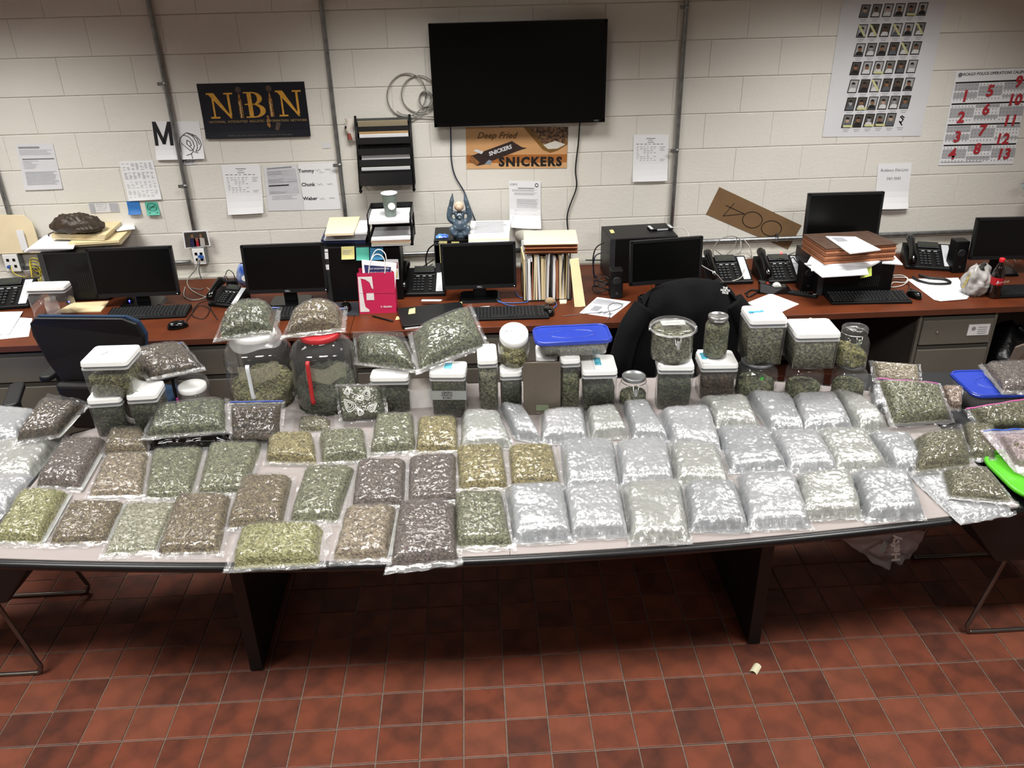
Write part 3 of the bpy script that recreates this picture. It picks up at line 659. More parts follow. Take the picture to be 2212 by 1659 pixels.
def monitor(label, cx, yt, yb, wpx, yy, rz=0, base=True, brand=None, bm=.014, basez=DZ, tilt=-4):
    p = Y(cx, yb, yy); top = Y(cx, yt, yy); h = (top.z-p.z); w2 = wpx*spx(cx, (yt+yb)/2, yy)/2
    t = thing('monitor', label, 'monitor', (p.x, yy, basez), rz); z0 = p.z-basez; Rm = Matrix.Rotation(radians(tilt), 3, 'X'); o = Vector((0, 0, z0))
    MB().box((-w2, 0, 0), (w2, .022, h), Rm, o).box((-w2*.6, .02, h*.2), (w2*.6, .05, h*.8), Rm, o).obj('case', BLACK, t, .003)
    b = MB()
    for a_, c_ in (((-w2, 0), (w2, bm*1.5)), ((-w2, h-bm), (w2, h)), ((-w2, 0), (-w2+bm, h)), ((w2-bm, 0), (w2, h))): b.box((a_[0], -.004, a_[1]), (c_[0], .001, c_[1]), Rm, o)
    b.obj('bezel', mat('bezel_black', '141517', .4), t)
    MB().box((-w2+bm, -.0015, bm*1.5), (w2-bm, .0005, h-bm), Rm, o).obj('screen', SCREEN, t)
    MB().lathe([(.0018, 0), (.0018, .001)], 8, Rm @ Vector((w2-.012, -.0045, .010))+o, R=Matrix.Rotation(pi/2, 3, 'X')).obj('power_light', mat('led_white', 'ffffff', .4, emit='e8f0ff', estr=2), t)
    if brand: lettering(brand, INKG, t, frame(Rm @ Vector((0, -.0048, bm*.75))+o, (1, 0, 0), Rm @ Vector((0, 0, 1))), .013, bold=.0006)
    if base:
        MB().prism(rrect(.075, .03, .01, cx=0, cy=.06), 0, z0+h*.5, rrect(.07, .022, .008, cx=0, cy=.045)).obj('stand_neck', BLACK, t)
        MB().prism(rrect(.24, .17, .03, cx=0, cy=.05), 0, .014, rrect(.22, .15, .03, cx=0, cy=.05)).obj('stand_foot', BLKG, t)
    return t
def keyboard(label, cx, cy, rz=0, w_=.44, d_=.145):
    c = Z(cx, cy, DZ); t = thing('keyboard', label, 'keyboard', (c.x, c.y, DZ), rz)
    MB().prism([(-d_/2, 0), (d_/2, 0), (d_/2, .026), (-d_/2, .013)], -w_/2, w_/2, fn=lambda q: (q[2], q[0], q[1])).obj('base', BLACK, t, .003)
    b = MB()
    for r in range(6):
        y = d_/2-.018-r*(d_-.03)/6-(0.004 if r > 0 else 0); z = .026-(.013)*(d_/2-y)/d_
        x = -w_/2+.012
        while x < w_/2-.02:
            ww = .0155
            if r == 5 and -.10 < x < -.02: ww = .1
            if abs(x-w_*.18) < .006 or abs(x-w_*.33) < .006: x += .012; continue
            b.prism([(x, y-.0075), (x+ww, y-.0075), (x+ww, y+.0075), (x, y+.0075)], z-.002, z+.0055, [(x+.002, y-.005), (x+ww-.002, y-.005), (x+ww-.002, y+.006), (x+.002, y+.006)]); x += ww+.0032
    stuff(b.obj('keys', mat('key_black', '1d1e20', .45, var=.1), t))
    lg = MB()
    for i in range(3): lg.box((w_/2-.06+i*.016, d_/2-.012, .0255), (w_/2-.055+i*.016, d_/2-.009, .0262))
    lg.obj('status_lights', INKG, t)
    return t
def mouse(label, cx, cy, rz=0):
    c = Z(cx, cy, DZ); t = thing('mouse', label, 'mouse', (c.x, c.y, DZ), rz)
    def f(u, v):
        a = u*2*pi; e = v*pi/2; r = cos(e)**.6; return (.031*r*cos(a)*(1+.08*sin(a)), .055*r*sin(a), .004+.034*sin(e)*(1-.25*sin(a)*cos(e)))
    MB().grid(f, 24, 10).obj('shell', BLKG, t); MB().lathe([(.008, -.003), (.008, .003)], 12, (0, .03, .031), R=Matrix.Rotation(pi/2, 3, 'Y')).obj('wheel', GREYDK, t)
    return t
def phone(label, cx, cy, rz=0, sc=1.0, red=False):
    c = Z(cx, cy, DZ); t = thing('desk_phone', label, 'telephone', (c.x, c.y, DZ), rz)
    W, D_ = .27*sc, .21*sc; a = radians(24); n = Vector((0, -sin(a), cos(a))); yv = Vector((0, cos(a), sin(a)))
    MB().prism([(-D_/2, 0), (D_/2, 0), (D_/2, .105*sc), (-D_/2, .02)], -W/2, W/2, fn=lambda q: (q[2], q[0], q[1])).obj('base', BLACK, t, .004)
    def face(u0, v0, u1, v1, h, name, m, par=None, bev=0):
        O = Vector((0, -D_/2, .02)); L = D_/cos(a)
        Rm = frame((0, 0, 0), (1, 0, 0), yv).to_3x3()
        return MB().box((-W/2+u0*W, v0*L, 0), (-W/2+u1*W, v1*L, h), Rm, O).obj(name, m, par or t, bev)
    face(.30, .74, .74, .97, .006, 'display_panel', GREYDK); face(.36, .78, .68, .92, .0075, 'display', mat('lcd_grey', '33372f', .3))
    face(.80, .06, .95, .88, .004, 'label_strip', mat('strip_white', 'c5c8cc', .5))
    face(.30, .66, .76, .675, .004, 'trim_line', STEEL)
    for i in range(3): face(.36+.13*i, .60, .43+.13*i, .618, .006, 'soft_key', mat('strip_white'))
    b = MB(); Rm = frame((0, 0, 0), (1, 0, 0), yv).to_3x3(); O = Vector((0, -D_/2, .02)); L = D_/cos(a)
    for r in range(5):
        for k in range(5):
            if k == 3: continue
            u, v = .31+.085*k, .10+.095*r; b.box((-W/2+u*W, v*L, 0), (-W/2+(u+.055)*W, (v+.05)*L, .007), Rm, O)
    for r in range(10):
        for u in (.775, .955): b.box((-W/2+u*W, (.08+r*.08)*L, 0), (-W/2+(u+.018)*W, (.10+r*.08)*L, .006), Rm, O)
    stuff(b.obj('keys', mat('phone_keys', '2c2d30', .5), t))
    h = thing_part = MB().tube([O+Vector((-W/2+.13*W, 0, 0))+yv*(q*L)+n*z for q, z in ((.02, .022), (.10, .034), (.25, .040), (.5, .044), (.75, .040), (.9, .036), (1.0, .026))], [.017, .024, .021, .018, .021, .026, .022], 12).obj('handset', BLKG, t)
    for i in range(1): pass
    if red: MB().lathe([(.007, 0), (.005, .012)], 10, O+Vector((-W/2+.62*W, 0, 0))+yv*(.98*L)+n*.006).obj('message_light', mat('led_red', 'ff6060', .4, emit='ff3b3b', estr=3), t)
    return t
def speaker(label, cx, cy, h=.17, w_=.075, d_=.09, rz=0):
    c = Z(cx, cy, DZ); t = thing('speaker', label, 'speaker', (c.x, c.y+d_/2, DZ), rz)
    MB().prism([(-d_/2, 0), (d_/2, 0), (d_/2, h), (-d_/2+.015, h)], -w_/2, w_/2, fn=lambda q: (q[2], q[0], q[1])).obj('cabinet', BLACK, t, .004)
    MB().lathe([(.024, 0), (.026, .003), (.02, .004)], 16, (0, -d_/2+.012, h*.62), R=Matrix.Rotation(pi/2, 3, 'X')).obj('cone', mesh_blk, t)
    MB().lathe([(.007, 0), (.007, .006)], 12, (0, -d_/2+.002, h*.2), R=Matrix.Rotation(pi/2, 3, 'X')).obj('knob', GREYDK, t)
    return t
def tower(label, x0, x1, yt, yb, yy, depth, vents='side', rz=0):
    cx, z0, w_, h = boxpx(x0, x1, yt, yb, yy); z0 = DZ; h = Y((x0+x1)/2, yt, yy).z-DZ
    t = thing('computer', label, 'computer', (cx, yy, DZ), rz)
    box((-w_/2, 0, .004), (w_/2, depth, h)).obj('case', BLACK, t, .004)
    b = MB()
    for i in range(10): b.box((w_*.05+i*.012, -.002, h*.25), (w_*.05+i*.012+.006, .0, h*.6))
    b.obj('vents', mat('vent_black', '050505', .7), t)
    box((-w_/2-.001, -.003, .004), (-w_/2+.03, .0, h)).obj('front_strip', GREYDK, t)
    for s in (-1, 1): box((s*w_*.4-.015, .02, 0), (s*w_*.4+.015, depth-.02, .004)).obj('foot', BLACK, t)
    return t, cx, w_, h
# --- first workstation
yy = Z(150, 652, DZ).y
t1, cx, w1, h1 = tower('black tower computer under the folder stack beside the first monitor', 95, 225, 546, 652, yy, .20); TOP1 = DZ+h1
monitor('black monitor in front of the tower by the blue-edged chair', 299, 536, 640, 184, Z(300, 668, DZ).y+.04)
led = mat('led_blue', '3030ff', .3, emit='3a3aff', estr=9)
for px_, py_, lb in ((147, 654, 'small glowing blue light beside the white-lidded desk container'), (278, 652, 'small glowing blue light below the first monitor')):
    c = Z(px_, py_, DZ+.015); t = thing('power_puck', lb, 'indicator', (c.x, c.y+.012, DZ)); box((-.02, 0, 0), (.02, .03, .03)).obj('case', BLACK, t, .004)
    MB().lathe([(.004, 0), (.003, .003)], 10, (0, 0, .017), R=Matrix.Rotation(pi/2, 3, 'X')).obj('light', led, t)
keyboard('black keyboard in front of the first monitor', 322, 680, .03); mouse('glossy black mouse near the first keyboard', 385, 708, -1.1)
# folder stack on the first tower
random.seed(5)
zz = TOP1
FS = [((52, 546), (130, 546), (150, 516), (80, 516))]
for i in range(4):
    flat('paper_bundle', 'white papers fanned on top of the first tower', 'papers', [(95+i*2, 512-i), (168+i, 511-i), (150+i*3, 541-i), (52+i*3, 545-i*2)], zz+i*.006, PAPERG if i % 2 else PAPER, .005, 'papers fanned on the first tower')
for i in range(2):
    flat('file_folder', 'manila folder in the lower stack beside the glove', 'folder', [(175, 508-i*2), (290-i*3, 496-i*2), (262-i*4, 528-i*4), (145+i*3, 535-i*4)], zz+.002+i*.016, MANILA if i else MANILA2, .014, 'manila folders under the glove')
for i in range(4):
    flat('file_folder', 'manila folder in the thin stack directly under the glove', 'folder', [(152+i, 489-i*2), (266-i, 486-i*2), (226+i, 519-i*3), (113-i, 517-i*3)], zz+.036+i*.008, (MANILA2, MANILA)[i % 2], .0065, 'manila folders under the glove')
flat('paper_bundle', 'white sheets sticking out beside the manila folders near the blue note', 'papers', [(240, 482), (288, 478), (292, 495), (252, 500)], zz+.040, PAPER, .004)
GT = zz+.07
gl = thing('leather_glove', 'crumpled dark brown leather glove on the manila folders', 'glove', Z(170, 500, GT))
def gf(u, v):
    a = u*2*pi; e = (v-.5)*pi; x = .155*cos(e)**.7*cos(a); y = .085*cos(e)**.7*sin(a); z = .052+.052*sin(e)
    k = noise.fractal(Vector((x*26, y*30, z*30+3)), .8, 2, 5)*.012+abs(noise.noise(Vector((x*12+y*24, 2, z*10))))*.026-.005
    z *= (1.0-.55*abs(x/.155)**2*(1 if x > 0 else .6)); return (x*(1+k*2), y*(1+k*3), max(0, z+k*(1 if z > .01 else 0)))
leather = mat('brown_leather', '3c2f22', .5, var=.4, scale=30, bump=.5, bscale=60)
MB().grid(gf, 72, 36).obj('hand', leather, gl)
for i in range(4): MB().tube(smooth_path([(.0+.03*i, -.05, .045), (.04+.025*i, -.075, .03), (.075+.02*i, -.07+.01*i, .022)], 5), [.016]*6+[.014]*4+[.010], 8).obj('finger', leather, gl)
MB().tube(smooth_path([(-.11, -.06, .02), (-.135, -.075, .012), (-.13, -.09, .006)], 5), .004, 6).obj('lace', leather, gl)
# leaning folder and small things at the far end of the desk
cx, z0, w_, h = boxpx(-25, 78, 463, 548, WD-.06)
mf = thing('file_folder', 'large manila folder leaning on the wall behind the far jack', 'folder', (cx, WD-.03, z0-.0))
MB().prism([(-w_/2, 0), (w_/2, 0), (w_/2-.01, h*.75), (w_/2-.05, h*.95), (-w_/2, h)], 0, .006, fn=lambda q: (q[0], -q[2]-.02+q[1]*.05, q[1])).obj('cover', MANILA2, mf)
box((.03, -.038, .02), (.07, -.034, h*.6)).obj('label_card', PAPER, mf)
cup = thing('paper_cup', 'plain white cup standing behind the far container', 'cup', Z(73, 612, DZ))
MB().lathe([(.028, 0), (.038, .095), (.040, .098), (.036, .096), (.027, .004)], 28).obj('body', WHITE, cup)
phone('black desk phone at the far end beside the white cup', 22, 655, .1, 1.05)
flat('paper_bundle', 'white papers with torn black print at the desk corner', 'papers', [(-30, 676), (50, 674), (20, 722), (-40, 726)], DZ+.004, PAPER, .004)
fp = flat('printed_sheet', 'white printed sheet under the papers at the desk corner', 'paper', [(0, 683), (70, 688), (62, 727), (-20, 735)], DZ+.0006, PAPER, .001); on(fp, plines(.45, .1, .95, .9, 8, 1), INKL)
flat('file_folder', 'manila folder lying beside the first keyboard', 'folder', [(158, 656), (236, 652), (218, 674), (120, 676)], DZ, MANILA, .006)
for i, (x_, y_) in enumerate(((75, 575), (80, 583), (72, 590))): pass
ys = thing('cable_coil', 'small coil of yellow cable below the far conduit', 'cable', Y(77, 572, WD-.08))
for i in range(4): MB().tube([(.035*cos(a*pi/10)*(1-.1*i), -.01*i+.008*sin(a), .045*sin(a*pi/10)*(1+.1*i)-.02*i) for a in range(21)], .0035, 6).obj('loop', YC_, ys)
cable('yellow network cable drooping from the far wall jack', [Y(24, 575, WD-.08), Y(30, 590, WD-.12), Y(48, 598, WD-.14), Y(60, 596, WD-.1)], .003, YC_)
# cables by the first jack
for i, pts in enumerate(([(428, 560), (424, 580), (405, 605), (412, 625), (440, 640), (455, 636)], [(432, 560), (430, 585), (437, 610), (436, 625), (412, 622)], [(400, 620), (398, 640), (420, 648), (448, 640), (455, 628), (430, 612)])):
    cable(('grey cable looping from the first jack down to the desk', 'thin grey cable falling straight from the first jack', 'grey cable coiled loosely on the desk beside the first keyboard')[i], [Z(x_, y_, DZ+.006) if y_ > 615 else Y(x_, y_, WD-.09) for x_, y_ in pts], .003, GC if i != 1 else mat('mid_grey_cable', '5e6066', .5))
cable('black mouse cord curling beside the first keyboard', [Z(x_, y_, DZ+.004) for x_, y_ in ((398, 700), (412, 680), (430, 660), (452, 668), (440, 688), (415, 680), (430, 655), (470, 645))], .0022, BC)
cable('black power cord running over the desk to the second monitor', [Z(x_, y_, DZ+.004) for x_, y_ in ((470, 690), (452, 660), (458, 640), (490, 628), (520, 622))], .003, BC)
# --- second workstation
yy = Z(790, 650, DZ).y
t2, cx2, w2_, h2 = tower('black tower computer with sticky notes behind the pink bag', 701, 868, 532, 650, yy, .22); TOP2 = DZ+h2
monitor('black monitor left of the tower with sticky notes', 622, 529, 632, 178, Z(640, 668, DZ).y+.06, brand='DELL')
for (x_, y_), m_, nm in (((751, 546), sy, 'yellow'), ((783, 548), st, 'teal'), ((813, 547), mat('sticky_sky', '4a9fd0', .6), 'sky blue')):
    P = Sheet('sticky_note', nm+' sticky note stuck to the tower behind the pink bag', 'sticky note', [(x_-14, y_-13), (x_+14, y_-14), (x_+15, y_+13), (x_-13, y_+14)], m_, off=WD-yy+.003, curl=.006)
    if nm == 'yellow': P.lines(.1, .3, .8, .7, 3, INKL)
P = Sheet('photo_print', 'red and white printed photo taped to the tower behind the pink bag', 'photo', [(835, 560), (860, 560), (862, 603), (838, 604)], PAPER, off=WD-yy+.003)
P.quads([(.05, .15, .95, .45)], mat('photo_red', '8d2f33', .5)); P.quads([(.1, .55, .9, .9)], sy)
P = Sheet('sticker_strip', 'white sticker strip on the edge of the tower beside the second monitor', 'sticker', [(700, 537), (709, 537), (713, 592), (703, 593)], GREYDK, off=WD-yy+.004)
P.quads([(.1, .02, .9, .12), (.1, .15, .9, .40), (.1, .62, .9, .82)], PAPER)
zz = TOP2
flat('binder', 'dark blue binder at the bottom of the folder stack on the second tower', 'binder', [(706, 497), (798, 497), (790, 526), (694, 526)], zz, mat('navy_card', '1f2748', .5), .02)
for i in range(4):
    flat('paper_bundle', 'white papers in the stack on the second tower', 'papers', [(712+i, 494-i*4), (800, 491-i*4), (790+i, 518-i*4), (700+i*2, 520-i*4)], zz+.02+i*.012, PAPER if i % 2 else PAPERG, .010, 'papers stacked on the second tower')
flat('file_folder', 'manila folder with a tab on top of the stack on the second tower', 'folder', [(712, 474), (778, 472), (764, 508), (702, 510)], zz+.070, MANILA2, .012)
# letter tray
cx, z0, w_, h = boxpx(796, 888, 452, 529, yy-.02)
TB = TOP2
lt = thing('letter_tray', 'black two-tier letter tray on the second tower', 'letter tray', (cx, yy-.03, TB)); w2 = w_/2; d_ = .24; h = .20
for z_ in (0.004, .13):
    box((-w2, 0, z_), (w2, d_, z_+.004)).obj('shelf', BLACK, lt)
    for s in (-1, 1): box((s*w2-.003, 0, z_), (s*w2+.003, d_, z_+.055)).obj('tray_side', BLACK, lt)
    box((-w2, d_-.003, z_), (w2, d_, z_+.055)).obj('tray_back', BLACK, lt)
for s in (-1, 1):
    for y_ in (.02, d_-.02): box((s*w2-.006, y_-.006, 0), (s*w2+.006, y_+.006, .13)).obj('post', BLACK, lt)
for i in range(4):
    ob = tag(box((-w2+.008, .0, 0), (w2-.01, d_-.02, .011)).obj('paper_bundle', (PAPERG, MANILA2, mat('salmon_card', 'd9b59c', .7), PAPER)[i]), 'paper bundle in the lower tier of the letter tray', 'papers', 'papers in the lower tray'); ob.location = (cx+.003*(i % 2), yy-.035-.003*i, TB+.0085+i*.0115)
ob = tag(box((-w2+.006, 0, 0), (w2-.006, d_-.01, .016)).obj('paper_bundle', PAPER), 'white printed papers under the green cup in the upper tray', 'papers'); ob.location = (cx, yy-.036, TB+.1345); ob.rotation_euler = (.02, 0, .03)
b = MB()
for i in range(14): b.box((-w2*.5, .03+i*.013, .0162), (w2*.6, .034+i*.013, .0166))
b.obj('print', INKL, ob)
cg_ = mat('sage_cup', '78847c', .55, var=.12, scale=60)
pc = thing('paper_cup', 'tall sage-green paper cup on the letter tray', 'cup', (Y(845, 472, yy+.05).x, yy+.05, TB+.151))
MB().lathe([(.029, 0), (.0295, .002), (.0425, .125)], 32, caps=False).obj('sleeve', cg_, pc); MB().lathe([(.0425, .125), (.0445, .127), (.0445, .131), (.0415, .131), (.036, .07), (.001, .069)], 32, caps=False).obj('rim', WHITE, pc)
MB().add([(.020*cos(a*pi/8)+.012, -.0385+.0*a, .065+.02*sin(a*pi/8)) for a in range(16)], [tuple(range(16))]).obj('logo', WHITE, pc)
MB().lathe([(.034, 0), (.034, .001)], 24, (0, 0, -.0004)).obj('base_ring', WHITE, pc)
# pink carrier bag
pk = mat('magenta_paper', 'c22352', .5, var=.06, scale=10); pkw = mat('bag_white', 'e6dfe0', .5)
yb = Z(817, 677, DZ).y
A = [Y(x_, y_, yb) for x_, y_ in ((777, 677), (857, 677), (851, 592), (770, 589))]; o = Vector((Y(817, 677, yb).x, yb, DZ))
L4 = [a_-o for a_ in A]; L4[0].z = L4[1].z = 0; dp = .105
pb = thing('carrier_bag', 'pink paper carrier bag with white logo and rope handles', 'bag', o)
bx0, bx1, tx0, tx1, th_ = L4[0].x, L4[1].x, L4[3].x, L4[2].x, (L4[2].z+L4[3].z)/2
fr = [(bx0, 0, 0), (bx1, 0, 0), (tx1, .012, th_), (tx0, .012, th_)]; bk = [(bx0, dp, 0), (bx1, dp, 0), (tx1, dp-.012, th_), (tx0, dp-.012, th_)]
mx = ((bx0+bx1)/2)
b = MB().add(fr+bk, [(0, 1, 2, 3), (5, 4, 7, 6), (0, 4, 5, 1)]); b.obj('panels', pk, pb)
for s, (i, j) in ((-1, (0, 3)), (1, (1, 2))):
    f0, f1, b0, b1 = Vector(fr[i]), Vector(fr[j]), Vector(bk[i]), Vector(bk[j]); m0 = (f0+b0)/2-Vector((s*.006, 0, 0)); m1 = (f1+b1)/2-Vector((s*.022, 0, 0))
    MB().add([f0, m0, m1, f1, b0, b1], [(0, 1, 2, 3), (1, 4, 5, 2)]).obj('gusset', pk, pb)
def bagp(x_, y_, e=.001): q = Y(x_, y_, yb)-o; q.y = .012*max(0, q.z)/th_-e; return q
Q = lambda x_, y_: (440+x_/4.608, 400+y_/4.608)
def bp(pts): MB().add([bagp(*Q(*p_)) for p_ in pts], [tuple(range(len(pts)))]).obj('logo', pkw, pb)
bp([(1532, 920), (1672, 916), (1688, 1040), (1672, 1030), (1650, 975), (1605, 945), (1560, 935), (1600, 1170), (1612, 1215), (1650, 1240), (1650, 1260), (1560, 1262)]); bp([(1618, 1078), (1692, 1076), (1698, 1145), (1622, 1147)])
lettering('T··Mobile·', pkw, pb, frame(bagp(*Q(1820, 1210), .002), (1, 0, .02), (0, .05, 1)), .016, bold=.0004)
MB().tube([bagp(*Q(*p_), .0006) for p_ in ((1545, 1080), (1925, 1075))], .0008, 4).obj('crease', mat('bag_crease', '9a1a40', .6), pb)
for yy_ in (.012, dp-.012): MB().tube(smooth_path([bagp(*Q(*p_), 0)+Vector((0, yy_-.012, 0)) for p_ in ((1640, 890), (1650, 800), (1690, 715), (1740, 700), (1790, 740), (1805, 820), (1800, 890))], 6), .0028, 8).obj('handle', WHITE, pb)
cd = thing('advert_card', 'white card with navy lettering inside the pink carrier bag', 'card', o+Vector((0, .03, .02)))
cc = [bagp(*Q(*p_), 0)-Vector((0, .0, .02)) for p_ in ((1590, 1100), (1900, 1100), (1915, 805), (1562, 772))]; cc = [Vector((q_.x, .006*k_, q_.z)) for k_, q_ in zip((0, 0, 3, 3), cc)]
MB().add(cc+[q_+Vector((0, .002, 0)) for q_ in cc], [(0, 1, 2, 3), (7, 6, 5, 4), (3, 2, 6, 7), (0, 3, 7, 4), (1, 5, 6, 2)]).obj('card', PAPER, cd)
def cp(u, v): return cc[3]*(1-u)*(1-v)+cc[2]*u*(1-v)+cc[1]*u*v+cc[0]*(1-u)*v-Vector((0, .001, 0))
MB().add([cp(.08, .42), cp(.84, .42), cp(.84, .14), cp(.06, .14)], [(0, 1, 2, 3)]).obj('print', mat('card_navy', '272c5c', .6), cd)
for k_, t_ in enumerate(('BUY SMARTPHONES', 'TRADE IN DEVICES')): lettering(t_, PAPER, cd, frame(cp(.5, .22+.12*k_)-Vector((0, .001, 0)), (1, 0, -.02), (0, .1, 1)), .012)
# small items near the second monitor
ch = thing('charger', 'black charger plugged in beside the second monitor', 'charger', Z(505, 628, DZ)); box((-.03, -.02, 0), (.03, .02, .07)).obj('body', BLACK, ch, .005)
MB().tube(smooth_path([(-.02, 0, .07), (-.03, 0, .1), (-.01, 0, .13), (.015, 0, .11), (.02, 0, .07)], 5), .0025, 6).obj('cord', BC, ch); MB().tube([(-.03, -.01, .02), (-.035, -.01, .1), (-.02, -.012, .1)], .003, 6).obj('clip', CHROME, ch)
wp = thing('wipes_pack', 'blue and white soft pack behind the second monitor', 'packet', Z(528, 628, DZ)+Vector((0, .08, 0)))
def wf(u, v): a = u*2*pi; return ((.05+.006*sin(5*v))*cos(a)*(1-.5*abs(2*v-1)**4), .03*sin(a)*(1-.7*abs(2*v-1)**3), .002+.14*v)
MB().grid(wf, 20, 12).obj('pouch', mat('packet_print', 'c5d3e6', .35, col2='2f55a8', scale=12), wp)
MB().lathe([(.018, 0), (.018, .003)], 16, (0, -.032, .06), R=Matrix.Rotation(pi/2, 3, 'X')).obj('flap', WHITE, wp)
phone('black desk phone half hidden behind the patterned bag', 497, 655, -.35, .7)
keyboard('black keyboard behind the two big jars', 620, 682, .02); mouse('black mouse on the pad beside the pink bag', 748, 668, .2)
ob, _, _ = flat('mouse_pad', 'dark rectangular mouse pad left of the pink bag', 'mouse pad', [(712, 654), (774, 653), (776, 682), (716, 684)], DZ, mat('pad_cloth', '1b1f26', .9), .003)
pn = thing('pen', 'black pen lying on the desk in front of the pink bag', 'pen', Z(826, 688, DZ+.005), -.62)
MB().lathe([(.0015, -.075), (.0045, -.06), (.005, .04), (.005, .072), (.003, .075)], 10, R=Matrix.Rotation(pi/2, 3, 'Y')).obj('barrel', BLACK, pn); box((.03, -.001, .004), (.07, .001, .007)).obj('clip', CHROME, pn)
flat('sticky_note', 'small yellow sticky note loose on the desk beside the pen', 'sticky note', [(857, 684), (869, 683), (866, 690), (854, 691)], DZ, sy, .001)
# --- third workstation
phone('black desk phone between the pink bag and the third monitor', 915, 627, -.05)
lp = thing('portfolio', 'black zip portfolio folder under the film bag on the desk', 'folder', Z(935, 685, DZ), .18)
MB().prism(rrect(.36, .26, .02), .004, .022).obj('cover', mat('black_vinyl', '0f1012', .4), lp, .003); MB().prism(rrect(.34, .24, .01, cy=-.012), .002, .010).obj('pages', PAPER, lp); MB().prism(rrect(.36, .26, .02), 0, .0035).obj('back_cover', mat('black_vinyl'), lp)
flat('sticky_note', 'yellow sticky note on the black portfolio', 'sticky note', [(884, 668), (897, 665), (897, 677), (882, 679)], DZ+.023, sy, .001)
flat('index_card', 'narrow white card in front of the phone by the portfolio', 'card', [(912, 648), (955, 648), (952, 651), (910, 651)], DZ+.024, PAPER, .003)
flat('sticky_note', 'yellow sticky note near the foot of the third monitor', 'sticky note', [(981, 654), (998, 652), (998, 658), (980, 660)], DZ+.006, sy, .001)
flat('receipt', 'long crumpled white receipt behind the film bag', 'paper', [(976, 658), (995, 662), (984, 690), (962, 686)], DZ, PAPER, .004)
yy = WD-.36
t3, cx3, w3, h3 = tower('black tower computer carrying the blue figurine behind the third monitor', 941, 1075, 517, 640, yy, .26); TOP3 = DZ+h3
monitor('black monitor with a thin bezel in front of the figurine', 1036, 527, 623, 162, Z(1030, 650, DZ).y, brand='DELL')
P = Sheet('sticky_note', 'tall yellow note with writing on the tower behind the third monitor', 'sticky note', [(939, 521), (966, 521), (962, 568), (941, 568)], sy, off=WD-yy+.003); P.text('CMO', .4, .12, .18, INKG, off=.002); P.text('Rd', .6, .3, .16, INKG, off=.002); P.text('20', .6, .45, .16, INKG, off=.002)
Sheet('sticky_note', 'small pale note at the edge of the third monitor top', 'sticky note', [(975, 522), (992, 522), (992, 530), (976, 530)], sy, off=WD-yy+.003)
fg = thing('figurine', 'blue-grey stone figurine lifting a baseball over its head', 'figurine', Z(995, 512, TOP3))
blu = mat('blue_grey_stone', '4c5c6a', .3, var=.35, scale=25, bump=.2, bscale=60, coat=.4)
H = .0
b = MB().lathe([(.042, 0), (.046, .012), (.043, .03), (.038, .045)], 20, sq=3)
b.lathe([(.038, .035), (.047, .06), (.043, .09), (.030, .108), (.014, .112)], 20)
b.lathe([(.0, .100), (.022, .106), (.030, .124), (.027, .142), (.014, .154), (0, .157)], 18)
for s in (-1, 1):
    b.tube(smooth_path([(s*.03, -.005, .09), (s*.058, -.006, .115), (s*.052, 0, .165), (s*.040, .004, .215), (s*.034, .006, .258)], 6), [.016]*8+[.017]*6+[.014]*5+[.011, .009, .007, .005, .004, .003], 10)
    b.tube(smooth_path([(s*.02, -.02, .05), (s*.046, -.045, .066), (s*.038, -.052, .038), (s*.02, -.05, .03)], 6), .016, 10)
    b.lathe([(0, -.012), (.011, -.004), (.011, .008), (0, .014)], 10, (s*.028, -.004, .145))
    b.lathe([(0, -.006), (.006, 0), (0, .006)], 8, (s*.012, -.028, .134))
b.lathe([(0, -.007), (.009, 0), (0, .007)], 8, (0, -.032, .120))
ob = b.obj('body', blu, fg); md = ob.modifiers.new('remesh', 'REMESH'); md.mode = 'VOXEL'; md.voxel_size = .0045; md.use_smooth_shade = True
bbm = MB().lathe([(.028*sin(i*pi/14), -.028*cos(i*pi/14)) for i in range(15)], 22, (0, -.008, .184)).obj('baseball', mat('baseball_leather', 'd8c6ac', .6, var=.08), fg)
MB().tube([(.028*cos(a*pi/10)*.7, -.008-.0205, .184+.028*sin(a*pi/10)*.68) for a in range(20)], .0012, 5, closed=True).obj('stitching', mat('stitch_red', 'a5543c', .7), bbm)
bpz = thing('snack_pack', 'small bright blue packet on the tower beside the figurine', 'packet', Z(955, 512, TOP3)); MB().grid(lambda u, v: ((u-.5)*.075, (v-.5)*.05, .003+.012*(1-(2*u-1)**4)*(1-(2*v-1)**4)+.006*noise.noise(Vector((u*5, v*5, 1)))), 14, 12).obj('wrapper', mat('packet_blue', '1f4fc0', .3, col2='6aa6d8', scale=30), bpz)
for i in range(4):
    o_ = flat('paper_bundle', 'stack of forms on the tower beside the figurine', 'papers', [(1018, 492-i*4), (1104, 490-i*4), (1100, 524-i*5), (1012, 526-i*5)], TOP3+i*.008, (PAPERG, MANILA2, PAPER, PAPER)[i], .0075, 'forms stacked beside the figurine')
on(o_, plines(.12, .1, .9, .9, 9, 2, .1), INKG)
keyboard('black keyboard in front of the third monitor', 1098, 681, -.02); mouse('small black mouse right of the third keyboard', 1186, 677, .1)
flat('tissue_scrap', 'white paper scrap under the foot of the third monitor', 'paper', [(1036, 664), (1058, 662), (1052, 669), (1040, 670)], DZ, PAPER, .003)
cable('blue network cable lying around the third keyboard', [Z(x_, y_, DZ+.005) for x_, y_ in ((1113, 630), (1120, 640), (1140, 652), (1085, 654), (1075, 648), (1100, 660), (1150, 662), (1185, 668), (1202, 660), (1195, 645))], .003, BLC)
cable('blue patch cable dropping from the jack beside the file sorter', [Y(1139, 545, WD-.1), Y(1137, 560, WD-.14), Y(1132, 590, WD-.2), Y(1133, 610, WD-.25)], .003, BLC)
